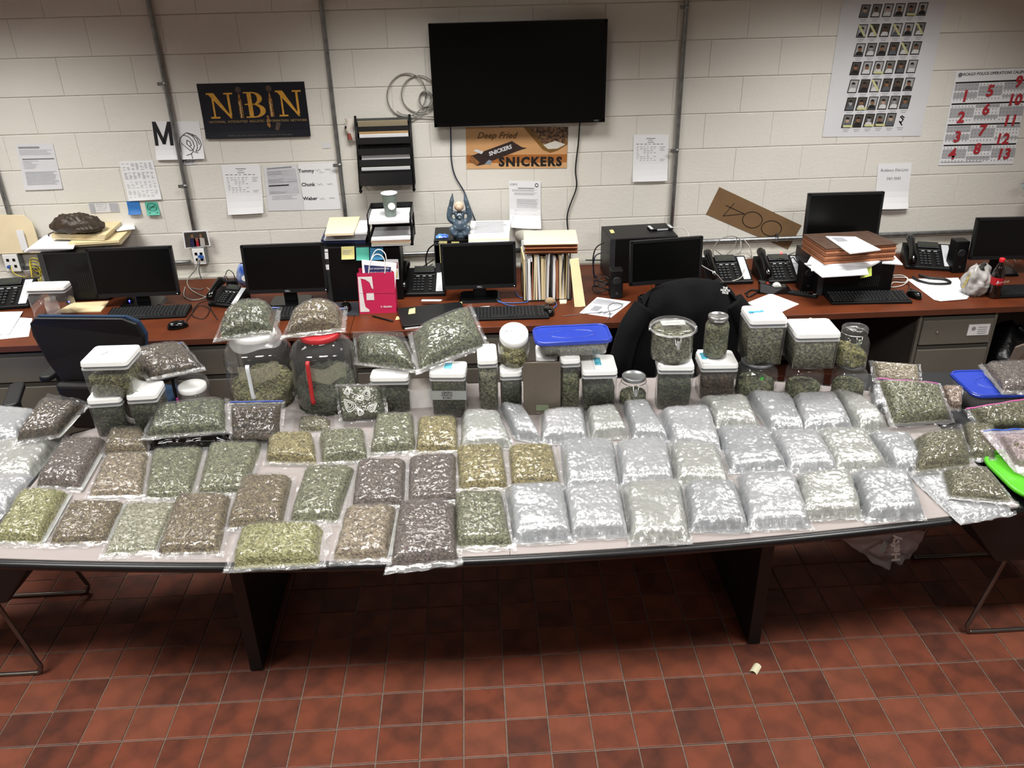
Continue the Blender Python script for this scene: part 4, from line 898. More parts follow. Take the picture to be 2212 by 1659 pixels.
for i, pts in enumerate((((938, 528), (925, 540), (920, 565), (928, 600)), ((938, 560), (915, 575), (890, 590), (880, 595)), ((935, 570), (905, 590), (900, 600), (912, 605)))):
    cable(('thick black power cord arching behind the phone by the tower', 'black cable running from the tower to the pink bag', 'thin black cable tangled behind the phone')[i], [Y(x_, y_, WD-.25) for x_, y_ in pts], .0045 if i == 0 else .003, BC)
# file sorter
yy = Z(1195, 650, DZ).y; sl = spx(1190, 610, yy); cxs = Y(1183, 650, yy).x
fs = thing('file_sorter', 'black wire file sorter full of standing folders', 'file sorter', (cxs, yy, DZ)); wS = 105*sl
MB().prism(rrect(wS, .2, .01, cy=.1), 0, .006).obj('base', BLACK, fs)
for i in range(7): MB().tube([(-wS/2+i*wS/6, .02, .006), (-wS/2+i*wS/6, .02, .15), (-wS/2+i*wS/6, .18, .17), (-wS/2+i*wS/6, .18, .006)], .003, 6).obj('divider', BLACK, fs)
R2 = random.Random(3); cols = [MANILA, PAPERG, MANILA2, KRAFT, PAPER, mat('grey_card', 'a9a6a0', .7)]
xf = -wS/2+.004; k = 0
while xf < wS/2-.02:
    th = R2.uniform(.006, .013); hg = R2.uniform(.225, .262)
    if abs(xf-.015) < .012: xf += .022; continue
    b = MB().prism([(-th/2, 0), (th/2, 0), (th*.5+R2.uniform(-.004, .004), hg), (-th*.5+R2.uniform(-.004, .002), hg)], 0, .22, fn=lambda q: (q[0]+.004*sin(q[2]*20+k), q[2], q[1]))
    ob = tag(b.obj('file_folder', cols[(k*5+k//3) % 6]), 'thin file folder standing upright in the wire file sorter', 'folder', 'folders standing in the file sorter'); ob.location = (cxs+xf+th/2, yy+.008, DZ+.0065); ob.rotation_euler = (0, R2.uniform(-.03, .03), 0); xf += th+.0025; k += 1
ac = thing('accordion_file', 'closed accordion file lying across the top of the file sorter', 'accordion file', (cxs+.02, yy+.01, DZ+.275), -.06)
wA = 112*sl
for i in range(5): MB().prism([(0, 0), (.24, 0), (.24, .009), (-.006, .005)], -wA/2, wA/2, fn=lambda q: (q[2], q[0]-.012*(i % 2), q[1]+i*.011)).obj('pleat', KRAFT if i < 5 else MANILA2, ac)
box((-wA/2-.003, -.012, .056), (wA/2+.003, .24, .060)).obj('flap', MANILA2, ac)
MB().prism([(-.012, .0), (.0, .0), (.012, .056), (-.012, .056)], -wA/2, wA/2, fn=lambda q: (q[2], q[0]-.008, q[1]+.002)).obj('flap_front', MANILA2, ac) if 0 else None
ev = tag(MB().prism([(-.030, 0), (.030, 0), (.022, .25), (-.026, .25)], 0, .012, fn=lambda q: (q[0], q[2]+q[1]*.35, q[1])).obj('envelope', MANILA), 'tall manila envelope leaning against the end of the file sorter', 'envelope'); ev.location = Z(1253, 663, DZ); ev.rotation_euler = (0, -.13, -.1)
rkk = thing('sponge_lump', 'small crumbly tan lump on the desk below the file sorter', 'lump', Z(1189, 658, DZ)); MB().grid(lambda u, v: ((.03+.006*noise.noise(Vector((u*9, v*9, 0))))*cos(u*2*pi)*sin(v*pi), .022*sin(u*2*pi)*sin(v*pi), .021-.021*cos(v*pi)+.006*noise.noise(Vector((u*8, v*8, 5)))*sin(v*pi)), 18, 12).obj('lump', mat('tan_foam', '9a8466', .9, var=.3, scale=80), rkk)
flat('adhesive_roll', 'yellowed folded card under the file sorter folders', 'card', [(1208, 650), (1224, 648), (1224, 656), (1210, 657)], DZ, MANILA2, .005)
fp = flat('printed_sheet', 'white printed sheet with photos near the blue-lidded tub', 'paper', [(1290, 642), (1363, 652), (1320, 686), (1252, 676)], DZ, PAPER, .001)
on(fp, [(.05, .1, .6, .4), (.65, .15, .9, .35)], INKL); on(fp, [(.2, .5, .45, .8), (.5, .75, .6, .9), (.65, .75, .75, .9), (.8, .75, .92, .9)], INKG); on(fp, plines(.5, .45, .95, .7, 5, 4), INKL)
cable('thin grey earphone cord looping over the printed sheet', [Z(x_, y_, DZ+.004) for x_, y_ in ((1215, 683), (1270, 677), (1320, 672), (1345, 660), (1330, 654), (1314, 662), (1318, 680), (1312, 690))], .0018, mat('mid_grey_cable'))
# --- fourth workstation
yy = Z(1330, 628, DZ).y+.12
t4, cx4, w4, h4 = tower('large black tower computer with a mobile phone on top', 1316, 1462, 513, 622, yy, .26, rz=.06); TOP4 = DZ+h4
monitor('black monitor turned slightly beside the jacket chair', 1437, 518, 612, 160, Z(1430, 655, DZ).y, rz=.12)
mp = thing('mobile_phone', 'mobile phone in a silver case on the fourth tower', 'phone', Z(1426, 494, TOP4), .1)
MB().prism(rrect(.145, .075, .012), .002, .011).obj('body', BLACK, mp, .002); 
for s in (-1, 1): MB().prism(rrect(.018, .07, .006, cx=s*.06), .001, .0125).obj('case_end', mat('silver_plastic', 'c9cccf', .3), mp)
box((-.03, -.040, .003), (.035, -.036, .010)).obj('case_side', mat('silver_plastic'), mp)
flat('sticker', 'small yellow sticker on top of the fourth tower', 'sticker', [(1316, 497), (1324, 496), (1328, 503), (1320, 504)], TOP4, sy, .0008)
speaker('small black speaker in front of the fourth tower', 1332, 645, .16, .07, rz=0)
cable('white charging cord trailing from the mobile phone over the monitor', [Z(1450, 492, TOP4+.01), Y(1475, 493, 4.75), Y(1487, 506, 4.6), Y(1484, 530, 4.42), Y(1498, 560, 4.40), Y(1525, 579, 4.40), Y(1545, 590, 4.35), Z(1563, 610, DZ+.06)], .0025, WC)
for i, pts in enumerate((((1305, 524), (1288, 535), (1281, 560), (1284, 600)), ((1303, 545), (1285, 555), (1282, 590), (1290, 600)), ((1300, 562), (1283, 562), (1265, 562)))):
    cable(('black power cord plugged into the fourth tower', 'blue-black video cable leaving the fourth tower', 'short black plug cable behind the fourth tower')[i], [Y(x_, y_, yy+.1) for x_, y_ in pts], .004, BC if i != 1 else NC)
cc_ = thing('cable_coil', 'messy coil of black cable beside the small speaker', 'cable', Z(1302, 625, DZ+.02))
for i in range(5): MB().tube([(.06*cos(a*pi/10+i)*(1-.05*i), .05*sin(a*pi/10+i), .004+.012*i+.01*sin(a*.9+i)) for a in range(21)], .0035, 6).obj('loop', BC, cc_)
# phones on the right
phone('black desk phone with white strip left of the tape dispenser', 1567, 602, 0, 1.0)
phone('black desk phone with a lit red lamp beside the tape dispenser', 1682, 600, -.02, 1.0, red=True)
td = thing('tape_dispenser', 'black curved tape dispenser with a roll of tape', 'tape dispenser', Z(1671, 632, DZ), -.12)
MB().prism([(-.085, 0), (.085, 0), (.088, .025), (.06, .045), (.035, .04), (.0, .038), (-.03, .055), (-.06, .064), (-.088, .068)][::1], -.028, .028, fn=lambda q: (q[0], q[2], q[1])).obj('body', BLKG, td, .003)
MB().lathe([(.012, -.010), (.025, -.010), (.025, .010), (.012, .010)], 24, (.012, 0, .036), R=Matrix.Rotation(pi/2, 3, 'X')).obj('tape_roll', mat('tape_white', 'd6d6d0', .3), td)
rc = thing('remote_control', 'black remote control lying by the horizontal computer', 'remote control', Z(1732, 638, DZ), -.55)
MB().prism(rrect(.17, .045, .012), .0, .018, rrect(.165, .04, .012)).obj('body', BLACK, rc, .003)
b = MB()
for i in range(7):
    for j in range(3): b.box((-.07+i*.016, -.014+j*.011, .018), (-.061+i*.016, -.007+j*.011, .0205))
stuff(b.obj('buttons', GREYDK, rc)); b = MB(); [b.box((.06+.006*i, -.01+.004*(i % 3), .0185), (.064+.006*i, -.004+.004*(i % 3), .0195)) for i in range(3)]; b.obj('marks', PAPER, rc)
mk = thing('marker_pen', 'black marker with a white cap beside the remote control', 'pen', Z(1712, 633, DZ+.008), -.45); MB().lathe([(.008, -.06), (.008, .04), (.007, .05)], 12, R=Matrix.Rotation(pi/2, 3, 'Y')).obj('barrel', BLACK, mk); MB().lathe([(.0085, -.065), (.0085, -.05)], 12, R=Matrix.Rotation(pi/2, 3, 'Y')).obj('cap', WHITE, mk)
flat('blank_sheet', 'blank white sheet lying corner-first on the desk by the remote', 'paper', [(1665, 634), (1726, 657), (1680, 678), (1612, 655)], DZ, PAPER, .001)
for i, pts in enumerate((((1552, 565), (1540, 545), (1552, 520), (1580, 510), (1600, 520), (1598, 545), (1570, 555), (1545, 540)), ((1556, 562), (1585, 535), (1592, 512)), ((1605, 515), (1620, 535), (1625, 560)), ((1600, 520), (1600, 545), (1598, 568)), ((1735, 515), (1742, 527), (1720, 540), (1700, 552), (1712, 560), (1718, 575)))):
    cable(('grey cable coiled over the conduit behind the desk phones', 'grey cable slanting up to the conduit above the phone', 'pale cable hooked over the conduit and falling to the right phone', 'pale cable falling straight behind the phones', 'white cable draped from the conduit by the raised monitor')[i], [Y(x_, y_, WD-.06-.01*(k_ % 2)) for k_, (x_, y_) in enumerate(pts)], .003, GC if i < 2 else WC)
cable('white phone cord crossing the left phone from behind', [Y(1608, 570, WD-.12), Z(1608, 585, DZ+.08), Z(1600, 600, DZ+.08), Z(1582, 607, DZ+.07)], .0022, WC)
cable('black phone cord arching between the right phone and the speaker', [Z(1676, 566, DZ+.11), Z(1680, 559, DZ+.13), Z(1692, 560, DZ+.12), Z(1700, 568, DZ+.09), Z(1712, 556, DZ+.12), Z(1722, 566, DZ+.09), Z(1735, 562, DZ+.08)], .003, BC)
cable('black curled handset cord on the desk under the tape dispenser', [Z(x_, y_, DZ+.006) for x_, y_ in ((1610, 634), (1625, 626), (1645, 628), (1655, 620), (1620, 640), (1614, 636))], .005, BC)
speaker('black speaker standing left of the horizontal computer', 1744, 630, .17, .08)
yy = Z(1850, 637, DZ).y+.01
t5, cx5, w5, h5 = tower('black computer lying flat under the wide accordion file', 1768, 1928, 572, 637, yy, .38); TOP5 = DZ+h5
monitor('black monitor raised on top of the flat computer', 1816, 418, 512, 160, yy+.34, rz=-.03, brand='DELL', basez=TOP5)
for i in range(3): flat('paper_bundle', 'white papers jutting out under the accordion file', 'papers', [(1745+i*8, 546-i*4), (1930-i*3, 556-i*2), (1878+i*2, 580-i*3), (1762-i*10, 600-i*14)][:4] if i else [(1737, 570), (1870, 572), (1876, 594), (1776, 600)], TOP5+.001+i*.006, PAPER if i % 2 == 0 else PAPERG, .005, 'papers under the wide accordion file')
flat('paper_bundle', 'white papers fanned out behind the accordion file toward the phone', 'papers', [(1912, 545), (1930, 552), (1950, 573), (1905, 570)], TOP5+.005, PAPERG, .006)
flat('sticky_note', 'lime yellow sticky note on the front of the flat computer', 'sticky note', [(1864, 578), (1883, 574), (1883, 596), (1858, 602)], TOP5+.006, mat('sticky_lime', 'cfe06a', .6), .001, zs=[TOP5+.006, TOP5+.006, TOP5-.04, TOP5-.04])
af = thing('accordion_file', 'wide brown accordion file on the flat computer', 'accordion file', (cx5, yy+.0, TOP5+.018), 0)
wA = w5*.98
b0 = [(-wA/2, -.03), (wA/2, .01), (wA/2-.06, .26), (-wA/2-.03, .24)]
for i in range(6): MB().prism([(x_*(1-.012*(i % 2)), y_+.006*(i % 2)) for x_, y_ in b0], .0145*i, .0145*i+.0125).obj('pleat', KRAFT, af, .002, 1)
MB().prism([(x_*1.005, y_) for x_, y_ in b0], .0875, .091).obj('cover', mat('dark_brown_card', '4a3426', .7, var=.3), af)
fp = flat('letter', 'white letter with a dark picture on the wide accordion file', 'paper', [(1783, 512), (1848, 513), (1902, 541), (1836, 549)], TOP5+.112, PAPER, .005); on(fp, [(.12, .08, .5, .35)], INKG); on(fp, plines(.15, .45, .85, .9, 6, 3), INKL)
keyboard('black keyboard in front of the flat computer', 1873, 647, -.06); mouse('black mouse between the keyboard and the fanned papers', 1974, 641, .2)
cable('thin black mouse cord beside the fanned papers', [Z(x_, y_, DZ+.003) for x_, y_ in ((1966, 630), (1962, 622), (1963, 615), (1940, 606), (1925, 605))], .002, BC)
cable('loops of white cable under the flat computer edge', [Z(x_, y_, DZ+.005) for x_, y_ in ((1928, 595), (1950, 595), (1962, 604), (1950, 616), (1925, 620), (1930, 610), (1955, 610), (1958, 600), (1930, 599))], .003, WC)
for i in range(4): flat('loose_sheet', 'white printed sheet in the fan beside the white plastic bag', 'paper', [(1958+i*8, 603+i*1), (2070+i*3, 600+i*5), (2095-i*2, 640+i*2), (2018+i*4, 648+i)], DZ+.0005+i*.0012, PAPER if i % 2 else PAPERG, .0008, 'fanned sheets beside the white plastic bag')
phone('black desk phone near the fanned papers and the far monitor', 2000, 572, -.28)
cable('thick black handset cord lying on the fanned papers', [Z(x_, y_, DZ+.012) for x_, y_ in ((1972, 598), (1985, 606), (2010, 612), (2040, 613), (2053, 610), (2040, 603), (2010, 600), (1985, 594))], .007, BC)
speaker('black speaker beside the far monitor on the desk', 2070, 590, .19, .08)
monitor('black monitor at the far end of the desk', 2165, 472, 560, 140, Z(2150, 594, DZ).y, rz=-.05)
fan = thing('desk_fan', 'grey wire desk fan peeking over the far monitor', 'fan', (Y(2225, 470, WD-.2).x, WD-.2, DZ))
for i in range(4): MB().tube([(.11*(1-.22*i)*cos(a*pi/12), -.02*(3-i), .46+.11*(1-.22*i)*sin(a*pi/12)) for a in range(24)], .0025, 6, closed=True).obj('guard_ring', STEEL, fan)
for i in range(8): MB().tube([(0, -.06, .46), (.11*cos(i*pi/4), 0, .46+.11*sin(i*pi/4))], .002, 6).obj('guard_wire', STEEL, fan)
MB().lathe([(.07, 0), (.06, .02), (.015, .03), (.015, .36)], 20).obj('stand', GREYDK, fan); MB().lathe([(.035, 0), (.03, .05)], 16, (0, .02, .46), R=Matrix.Rotation(-pi/2, 3, 'X')).obj('motor', GREYDK, fan)
for i in range(3): MB().prism([(-.015, .0), (.02, .0), (.045, .09), (-.01, .09)], 0, .002, fn=lambda q: (q[0]*cos(i*2.09)-q[1]*sin(i*2.09), .01+q[2]+q[0]*.2, .46+q[0]*sin(i*2.09)+q[1]*cos(i*2.09))).obj('blade', mat('fan_blade', 'a9b4b9', .4), fan)
keyboard('black keyboard behind the cola bottle at the desk end', 2215, 633, -.02)
wbg = thing('plastic_bag', 'crumpled white plastic bag beside the cola bottle', 'bag', Z(2107, 640, DZ)+Vector((0, .03, 0)))
def wbf(u, v):
    a = u*2*pi; r = .075*(sin(pi*min(.93, .12+.85*v))**.6)*(1+.35*v*(cos(a)*.5)); n_ = noise.fractal(Vector((cos(a)*2, sin(a)*2, v*3)), 1, 2, 3)*.018
    return ((r+n_)*cos(a), (r*.8+n_)*sin(a), .002+.165*v+.02*v*sin(2*a+1)+n_*.3*v)
MB().grid(wbf, 40, 26).obj('film', mat('white_bag', 'a9a6a3', .3, var=.06, bump=.3, bscale=40), wbg)
MB().add([(-.083+.004*i, -.02+.01*(i % 2), .05+.012*i) for i in range(8)]+[(-.078+.004*i, -.03, .05+.012*i) for i in range(8)], [(i, i+1, 9+i, 8+i) for i in range(7)]).obj('yellow_print', mat('bag_yellow', '9c8f5a', .4), wbg)
ck = thing('cola_bottle', 'plastic cola bottle with red cap and label on the desk', 'bottle', Z(2151, 646, DZ)+Vector((0, .03, 0)))
MB().lathe([(.026, 0), (.033, .006), (.034, .03), (.030, .055), (.033, .075), (.033, .125), (.030, .150), (.020, .18), (.013, .2), (.0125, .215)], 32).obj('body', mat('cola_dark', '120a08', .12, coat=1), ck)
MB().lathe([(.0337, .080), (.0337, .122)], 32, caps=False).obj('label', mat('cola_red', 'b41e28', .35), ck)
MB().lathe([(.0145, .205), (.015, .207), (.015, .222), (.013, .226)], 20).obj('cap', mat('cap_bright_red', 'c9202a', .35), ck)
lettering('Coca-Cola', mat('label_white', 'e9e0dc', .4), ck, frame((.008, -.0350, .100), (1, .0, .12), (0, 0, 1)), .017, shear=.4)
MB().add([(-.020, -.0345, .09), (-.012, -.0345, .09), (-.012, -.0345, .108), (-.020, -.0345, .108)], [(0, 1, 2, 3)]).obj('label_panel', mat('label_white'), ck)
for i, pts in enumerate((((2170, 560), (2180, 570), (2190, 575)), ((2190, 558), (2195, 566), (2205, 562)))): cable(('thin grey cable under the far monitor', 'second thin grey cable under the far monitor stand')[i], [Z(x_, y_, DZ+.02) for x_, y_ in pts], .0022, GC)
# ================================================================ containers at the back of the table
H_G = herb('herb_green', ['24271a', '3c402a', '565a3c', '717451', '8a8b68'], k=.7); H_O = herb('herb_olive', ['2a2818', '454229', '62603c', '807c52', '989468'])
H_D = herb('herb_dark', ['15170f', '262a1b', '363b28', '4a4f38', '5f644a']); H_B = herb('herb_brown', ['221a12', '3b2f22', '544534', '6d5c47'])
H_Y = herb('herb_yellow_green', ['2e2c14', '4d4a22', '6e6a36', '8d884e', 'a39c64']); H_GR = herb('herb_grey_green', ['2f3024', '4e4e3c', '6e6d55', '8b896d'], k=.8)
def heap(rx, ry, z0, z1, sq=8, seed=0, slope=0, slope_y=0, mound=.02, f=66, amp=.012, n=56, tmin=None):
    """lumpy fill: a squarish column with an uneven top"""
    off = Vector((seed*7.3, seed*3.1, seed*1.7)); rows = []
    nz = max(5, int((z1-z0)/.012))
    for j in range(nz+1): rows.append((1, j/nz))
    for j in range(1, 9): rows.append((1-j/8.0, 1))
    b = MB()
    for R1, t in rows:
        for i in range(n):
            a = 2*pi*i/n; x, y = cos(a), sin(a); d = (abs(x)**sq+abs(y)**sq)**(-1/sq); x *= d*rx*R1; y *= d*ry*R1
            zt = z1+slope*(x/rx)+slope_y*(y/ry)+mound*(1-R1*R1); z = z0+(zt-z0)*t
            p = Vector((x, y, z)); dd = noise.voronoi(p*f+off)[0][0]; k = (.55-dd)*amp
            if R1 == 1 and t < 1: q = p*(1-.035)+Vector((x/rx, y/ry, 0)).normalized()*min(k, .004)*.6; q.z = z
            else: q = p*1.0; q.x *= .965; q.y *= .965; q.z = z+k*1.3
            b.v.append(tuple(q))
    for j in range(len(rows)-1):
        for i in range(n): b.f.append((j*n+i, j*n+(i+1) % n, (j+1)*n+(i+1) % n, (j+1)*n+i)); b.sm.append(True)
    b.f.append(tuple(reversed(range(n)))); b.sm.append(False)
    return b
TEAL = mat('teal_label', '1b8aa8', .5, var=.4, scale=120, col2='7cc6d6')
GASK = mat('grey_gasket', '6f7274', .5)
TOPS = {}
def pop(key, label, bl, br, ytop, yback, z, fill, herbm=H_G, latch=None, lum=.02, slope=0, seed=1, mark=None, btn=True, depth=None):
    A, B = Z(*bl, z), Z(*br, z); d = B-A; W = d.length; rz = atan2(d.y, d.x); mid = (A+B)/2
    h = Y((bl[0]+br[0])/2, ytop, mid.y).z-z
    D_ = depth or max(.06, min(.17, Z((bl[0]+br[0])/2, yback, z+h).y-mid.y)); W += .004
    t = thing('storage_container', label, 'container', mid+Vector((-sin(rz)*D_/2, cos(rz)*D_/2, 0)), rz, 'clear storage containers on the table')
    lh = .022; hb = h-lh-.008; r = .014
    b = MB().prism(rrect(W*.94, D_*.94, r), 0, hb, rrect(W*.985, D_*.985, r), True)
    b.f.pop(1); b.sm.pop(1); b.obj('body', GLASS, t)
    rim = rrect(W*.99, D_*.99, r); MB().prism(rim, hb-.006, hb).obj('rim', clear('rim_plastic', haze=.3, gloss=.1), t)
    MB().prism(rrect(W*.93, D_*.93, r), hb+.0003, hb+.008).obj('gasket', GASK, t)
    MB().prism(rrect(W, D_, r+.004), hb+.008, h, rrect(W*.97, D_*.97, r+.004)).obj('lid', WHITE, t, .004, 2)
    if fill > 0: heap(W*.47, D_*.47, .003, max(.02, hb*fill), 7, seed, slope, 0, lum).obj('contents', herbm, t)
    if btn: MB().lathe([(min(W, D_)*.3, 0), (min(W, D_)*.3, .0018), (min(W, D_)*.28, .003)], 24, (0, 0, h)).obj('button', mat('white_button', 'e9e9e8', .35), t)
    if latch:
        lx, lw = latch; MB().prism(rrect(lw, D_*.9, .004, cx=lx*W), h, h+.005).obj('latch', WHITE, t); MB().prism(rrect(lw*.8, D_*.42, .003, cx=lx*W, cy=.0), h+.005, h+.006).obj('teal_patch', TEAL, t)
    TOPS[key] = (t, z+h, W, D_, mid, rz, h); return t
pop('C2', 'square white-lidded container below the big one at the table end', (208, 946), (280, 941), 862, 836, TZ, .8, H_D, seed=2)
pop('C3', 'square white-lidded container beside the low zip bag at the table end', (292, 941), (356, 937), 854, 822, TZ, .8, H_D, seed=3)
pop('C1', 'large square white-lidded container stacked on two smaller ones', (191, 861), (291, 858), 782, 740, TOPS['C2'][1]+.001, .62, H_O, seed=4, lum=.01)
t = TOPS['C1'][0]; MB().tube([(-.03, -.02, TOPS['C1'][6]+.004), (-.02, -.01, TOPS['C1'][6]+.004), (-.012, .01, TOPS['C1'][6]+.004)], .0012, 4).obj('pen_mark', INKG, t)
pop('C5', 'white-lidded container under the clear film bags', (806, 893), (888, 892), 815, 795, TZ, .62, H_D, seed=5)
t6 = pop('C6', 'white-lidded container with a grey taped name label', (933, 904), (1009, 904), 807, 779, TZ, .92, H_D, latch=(.0, .04), seed=6, btn=False)
_, zt6, W6, D6, _, _, h6 = TOPS['C6']
tapem = mat('silver_tape', '9fa2a4', .35, metal=.3, var=.06)
MB().box((-W6*.497, -D6*.497, h6*.42), (W6*.497, -D6*.488, h6*.62)).obj('tape_label', tapem, t6)
for k, s_ in enumerate(('GREEN', 'CRACK', 'KUSH')): lettering(s_, INK, t6, frame((-.005, -D6*.498-.0008, h6*.58-k*.0125), (1, 0, 0), (0, 0, 1)), .0145, bold=.0002, shear=.1)
pop('C7', 'tall narrow white-lidded container beside the taped one', (1037, 891), (1078, 889), 778, 738, TZ, .82, H_GR, seed=7)
pop('C8', 'white-lidded container under the tilted jar', (1083, 888), (1129, 886), 805, 785, TZ, .85, H_D, seed=8)
pop('C9', 'narrow white-lidded container just right of the kitchen scale', (1212, 888), (1252, 886), 777, 756, TZ, .7, H_G, seed=9)
pop('C9b', 'white-lidded container hidden behind the kitchen scale', (1160, 874), (1204, 873), 771, 742, TZ, .7, H_G, seed=10)
pop('C10', 'wide white-lidded container with a teal patch beside the scale', (1257, 892), (1331, 890), 802, 765, TZ, .62, H_D, latch=(-.02, .035), seed=11, btn=False)
pop('C11', 'white-lidded container carrying the clip-top canister', (1417, 886), (1493, 886), 792, 764, TZ, .7, H_D, seed=12, latch=(-.42, .02))
pop('C12', 'white-lidded container carrying the tall metal-lidded jar', (1509, 865), (1588, 864), 788, 755, TZ, .72, H_B, seed=13, latch=(-.36, .03))
# glass and plastic jars
def jar(label, px_, py_, z, prof, name='glass_jar', dy=None, tilt=0, tz=0, n=36, m=None, cat='jar'):
    r = max(q[0] for q in prof); c = Z(px_, py_, z); t = thing(name, label, cat, (c.x, c.y+(dy if dy is not None else r*.95), z)); t.rotation_euler = (tilt, tz, 0)
    b = MB().lathe(prof, n, caps=False); b.lathe([(prof[0][0], prof[0][1]), (0.001, prof[0][1]+.004)], n, caps=False); b.obj('body', m or GLASSJ, t); return t, r
def wire_clip(t, r, z, gap=.0):
    MB().tube([(r*1.04*cos(a*pi/14), r*1.04*sin(a*pi/14), z) for a in range(28)], .0016, 6, closed=True).obj('wire_ring', CHROME, t)
    MB().tube([(-.012, -r*1.05, z), (-.010, -r*1.12, z-.03), (.010, -r*1.12, z-.03), (.012, -r*1.05, z)], .0018, 6).obj('clasp_wire', CHROME, t); box((-.006, -r*1.16, z-.05), (.006, -r*1.12, z-.012)).obj('clasp', CHROME, t, .002)
def disc_lid(t, r, z, h, m, name='lid'): return MB().lathe([(r*.98, z), (r, z+.002), (r, z+h-.003), (r*.95, z+h), (r*.80, z+h), (r*.78, z+h-.0015), (.001, z+h-.0015)], 36).obj(name, m, t)
# two barrel jars
def barrel(label, px_, py_, r, ytop, lidm, handm, hp, fill, seed, wrapped=False):
    c = Z(px_, py_, TZ); cy = c.y+r*.93; h = Y(px_, ytop, cy).z-TZ
    pr = [(r*.62, 0), (r*.84, .006), (r*.93, h*.10), (r*.93, h*.16), (r*.99, h*.20), (r*.97, h*.26), (r*.99, h*.45), (r*.95, h*.56), (r, h*.62), (r*.95, h*.68), (r*.98, h*.74), (r*.86, h*.84), (r*.66, h*.90), (r*.55, h*.93), (r*.55, h*.96)]
    t, _ = jar(label, px_, py_, TZ, pr, 'barrel_jar', dy=r*.93, n=44)
    MB().lathe([(r*.585, h*.93), (r*.6, h*.935), (r*.6, h*.995), (r*.57, h)], 40).obj('lid', lidm, t)
    heap(r*.93, r*.93, .006, h*fill, 2, seed, 0, .03, .02, 42, .016, 72).obj('contents', H_O if seed == 21 else H_D, t)
    a0 = Y(*hp[0], cy-r-.008)-t.location; a1 = Y(*hp[1], cy-r-.012)-t.location
    MB().tube(smooth_path([a0+Vector((0, .012, .004)), a0, a0*.5+a1*.5, a1, a1+Vector((0, .012, -.004))], 4), .011, 4).obj('handle', handm, t)
    b = MB().grid(lambda u, v: (r*1.004*cos(radians(-112+70*u)), r*1.004*sin(radians(-112+70*u)), h*(.50+.20*v*(1-.12*sin(7*u)))+.01*sin(9*u)), 14, 6); b.obj('torn_label', clear('label_residue', haze=.42, gloss=.02, hazecol='a9a593'), t)
    return t, h, cy, r
JB1 = barrel('big clear barrel jar with a white strip handle', 560, 896, .148, 716, WHITE, mat('handle_white', 'd6dade', .4), ((534, 797), (547, 858)), .27, 21)
JB2 = barrel('big clear barrel jar with a red lid and red handle', 702, 902, .143, 716, mat('lid_red', 'b3262c', .4), mat('handle_red', 'b02a2c', .4), ((664, 789), (676, 868)), .33, 22)
# wrapped jar near the end
c = Z(418, 900, TZ); t = thing('wrapped_jar', 'white-lidded jar inside a clear bag with a pink seal', 'jar', c+Vector((0, .06, 0)))
MB().lathe([(.05, 0), (.055, .01), (.055, .09), (.045, .1)], 28).obj('body', GLASSJ, t); MB().lathe([(.058, .1), (.06, .104), (.06, .122), (.055, .126)], 28).obj('lid', WHITE, t)
MB().grid(lambda u, v: ((.075+.012*noise.noise(Vector((cos(u*6.283)*2, sin(u*6.283)*2, v*3))))*cos(u*6.283)*(1-.15*v), (.07+.01*noise.noise(Vector((u*8, 3, v*4))))*sin(u*6.283)*(1-.15*v), .004+.15*v), 32, 14).obj('film', FILM, t); box((-.052, -.071, .02), (-.044, -.068, .1)).obj('pink_seal', mat('pink_strip', 'c04a9a', .4), t)
# tilted round jar with white lid, on C8
zb8 = max(TOPS['C8'][1], 0)+.001
t, r = jar('clear round jar tipped forward with a white screw lid', 1112, 803, zb8, [(.052, 0), (.064, .008), (.066, .03), (.066, .125), (.060, .145), (.052, .15)], 'plastic_jar', dy=.085, tilt=radians(27))
t.location.z += .018
disc_lid(t, .060, .148, .032, WHITE); b = MB()
for x_, y_, s_ in ((-.02, .01, 'BW'), (-.004, -.012, '1')): lettering(s_, INKG, t, frame((x_, y_, .1795), (1, 0, 0), (0, 1, 0)), .022, shear=.2)
heap(.058, .058, .004, .05, 2, 31, -.03, 0, .01, 60, .012).obj('contents', H_Y, t)
# blue lidded tubs
def tub(label, bl, br, z, ytop, lidq, fill, name='plastic_tub', ck='tub'):
    A, B = Z(*bl, z), Z(*br, z); d = B-A; rz = atan2(d.y, d.x); W = d.length; mid = (A+B)/2; h = Y((bl[0]+br[0])/2, ytop, mid.y-.01).z-z; D_ = lidq
    t = thing(name, label, 'container', mid+Vector((-sin(rz)*D_/2, cos(rz)*D_/2, 0)), rz)
    bb = MB().prism(rrect(W, D_, .03), 0, h, rrect(W*1.1, D_*1.1, .035), True); bb.f.pop(1); bb.sm.pop(1); bb.obj('body', clear('frosted_tub', haze=.16, gloss=.05, rough=.15), t)
    bl_ = mat('lid_blue', '2b41a8', .28, var=.08, coat=.3)
    MB().prism(rrect(W*1.17, D_*1.2, .04), h-.006, h+.006).obj('lid', bl_, t, .003); rr = rrect(W*1.12, D_*1.13, .036)
    MB().tube([(x_, y_, h+.007) for x_, y_ in rr], .005, 8, closed=True).obj('lid_rim', bl_, t); MB().tube([(W*.34*cos(a*pi/16), D_*.27*sin(a*pi/16), h+.006) for a in range(32)], .003, 6, closed=True).obj('lid_ridge', bl_, t)
    if fill: heap(W*.5, D_*.5, .003, h*fill, 6, 41, 0, 0, .005, 52, .013, 64).obj('contents', H_GR, t)
    return t, h
tub('clear tub with a bright blue lid stacked behind the kitchen scale', (1168, 772), (1312, 765), max(TOPS['C9'][1], TOPS['C9b'][1])+.001, 742, .15, .62)
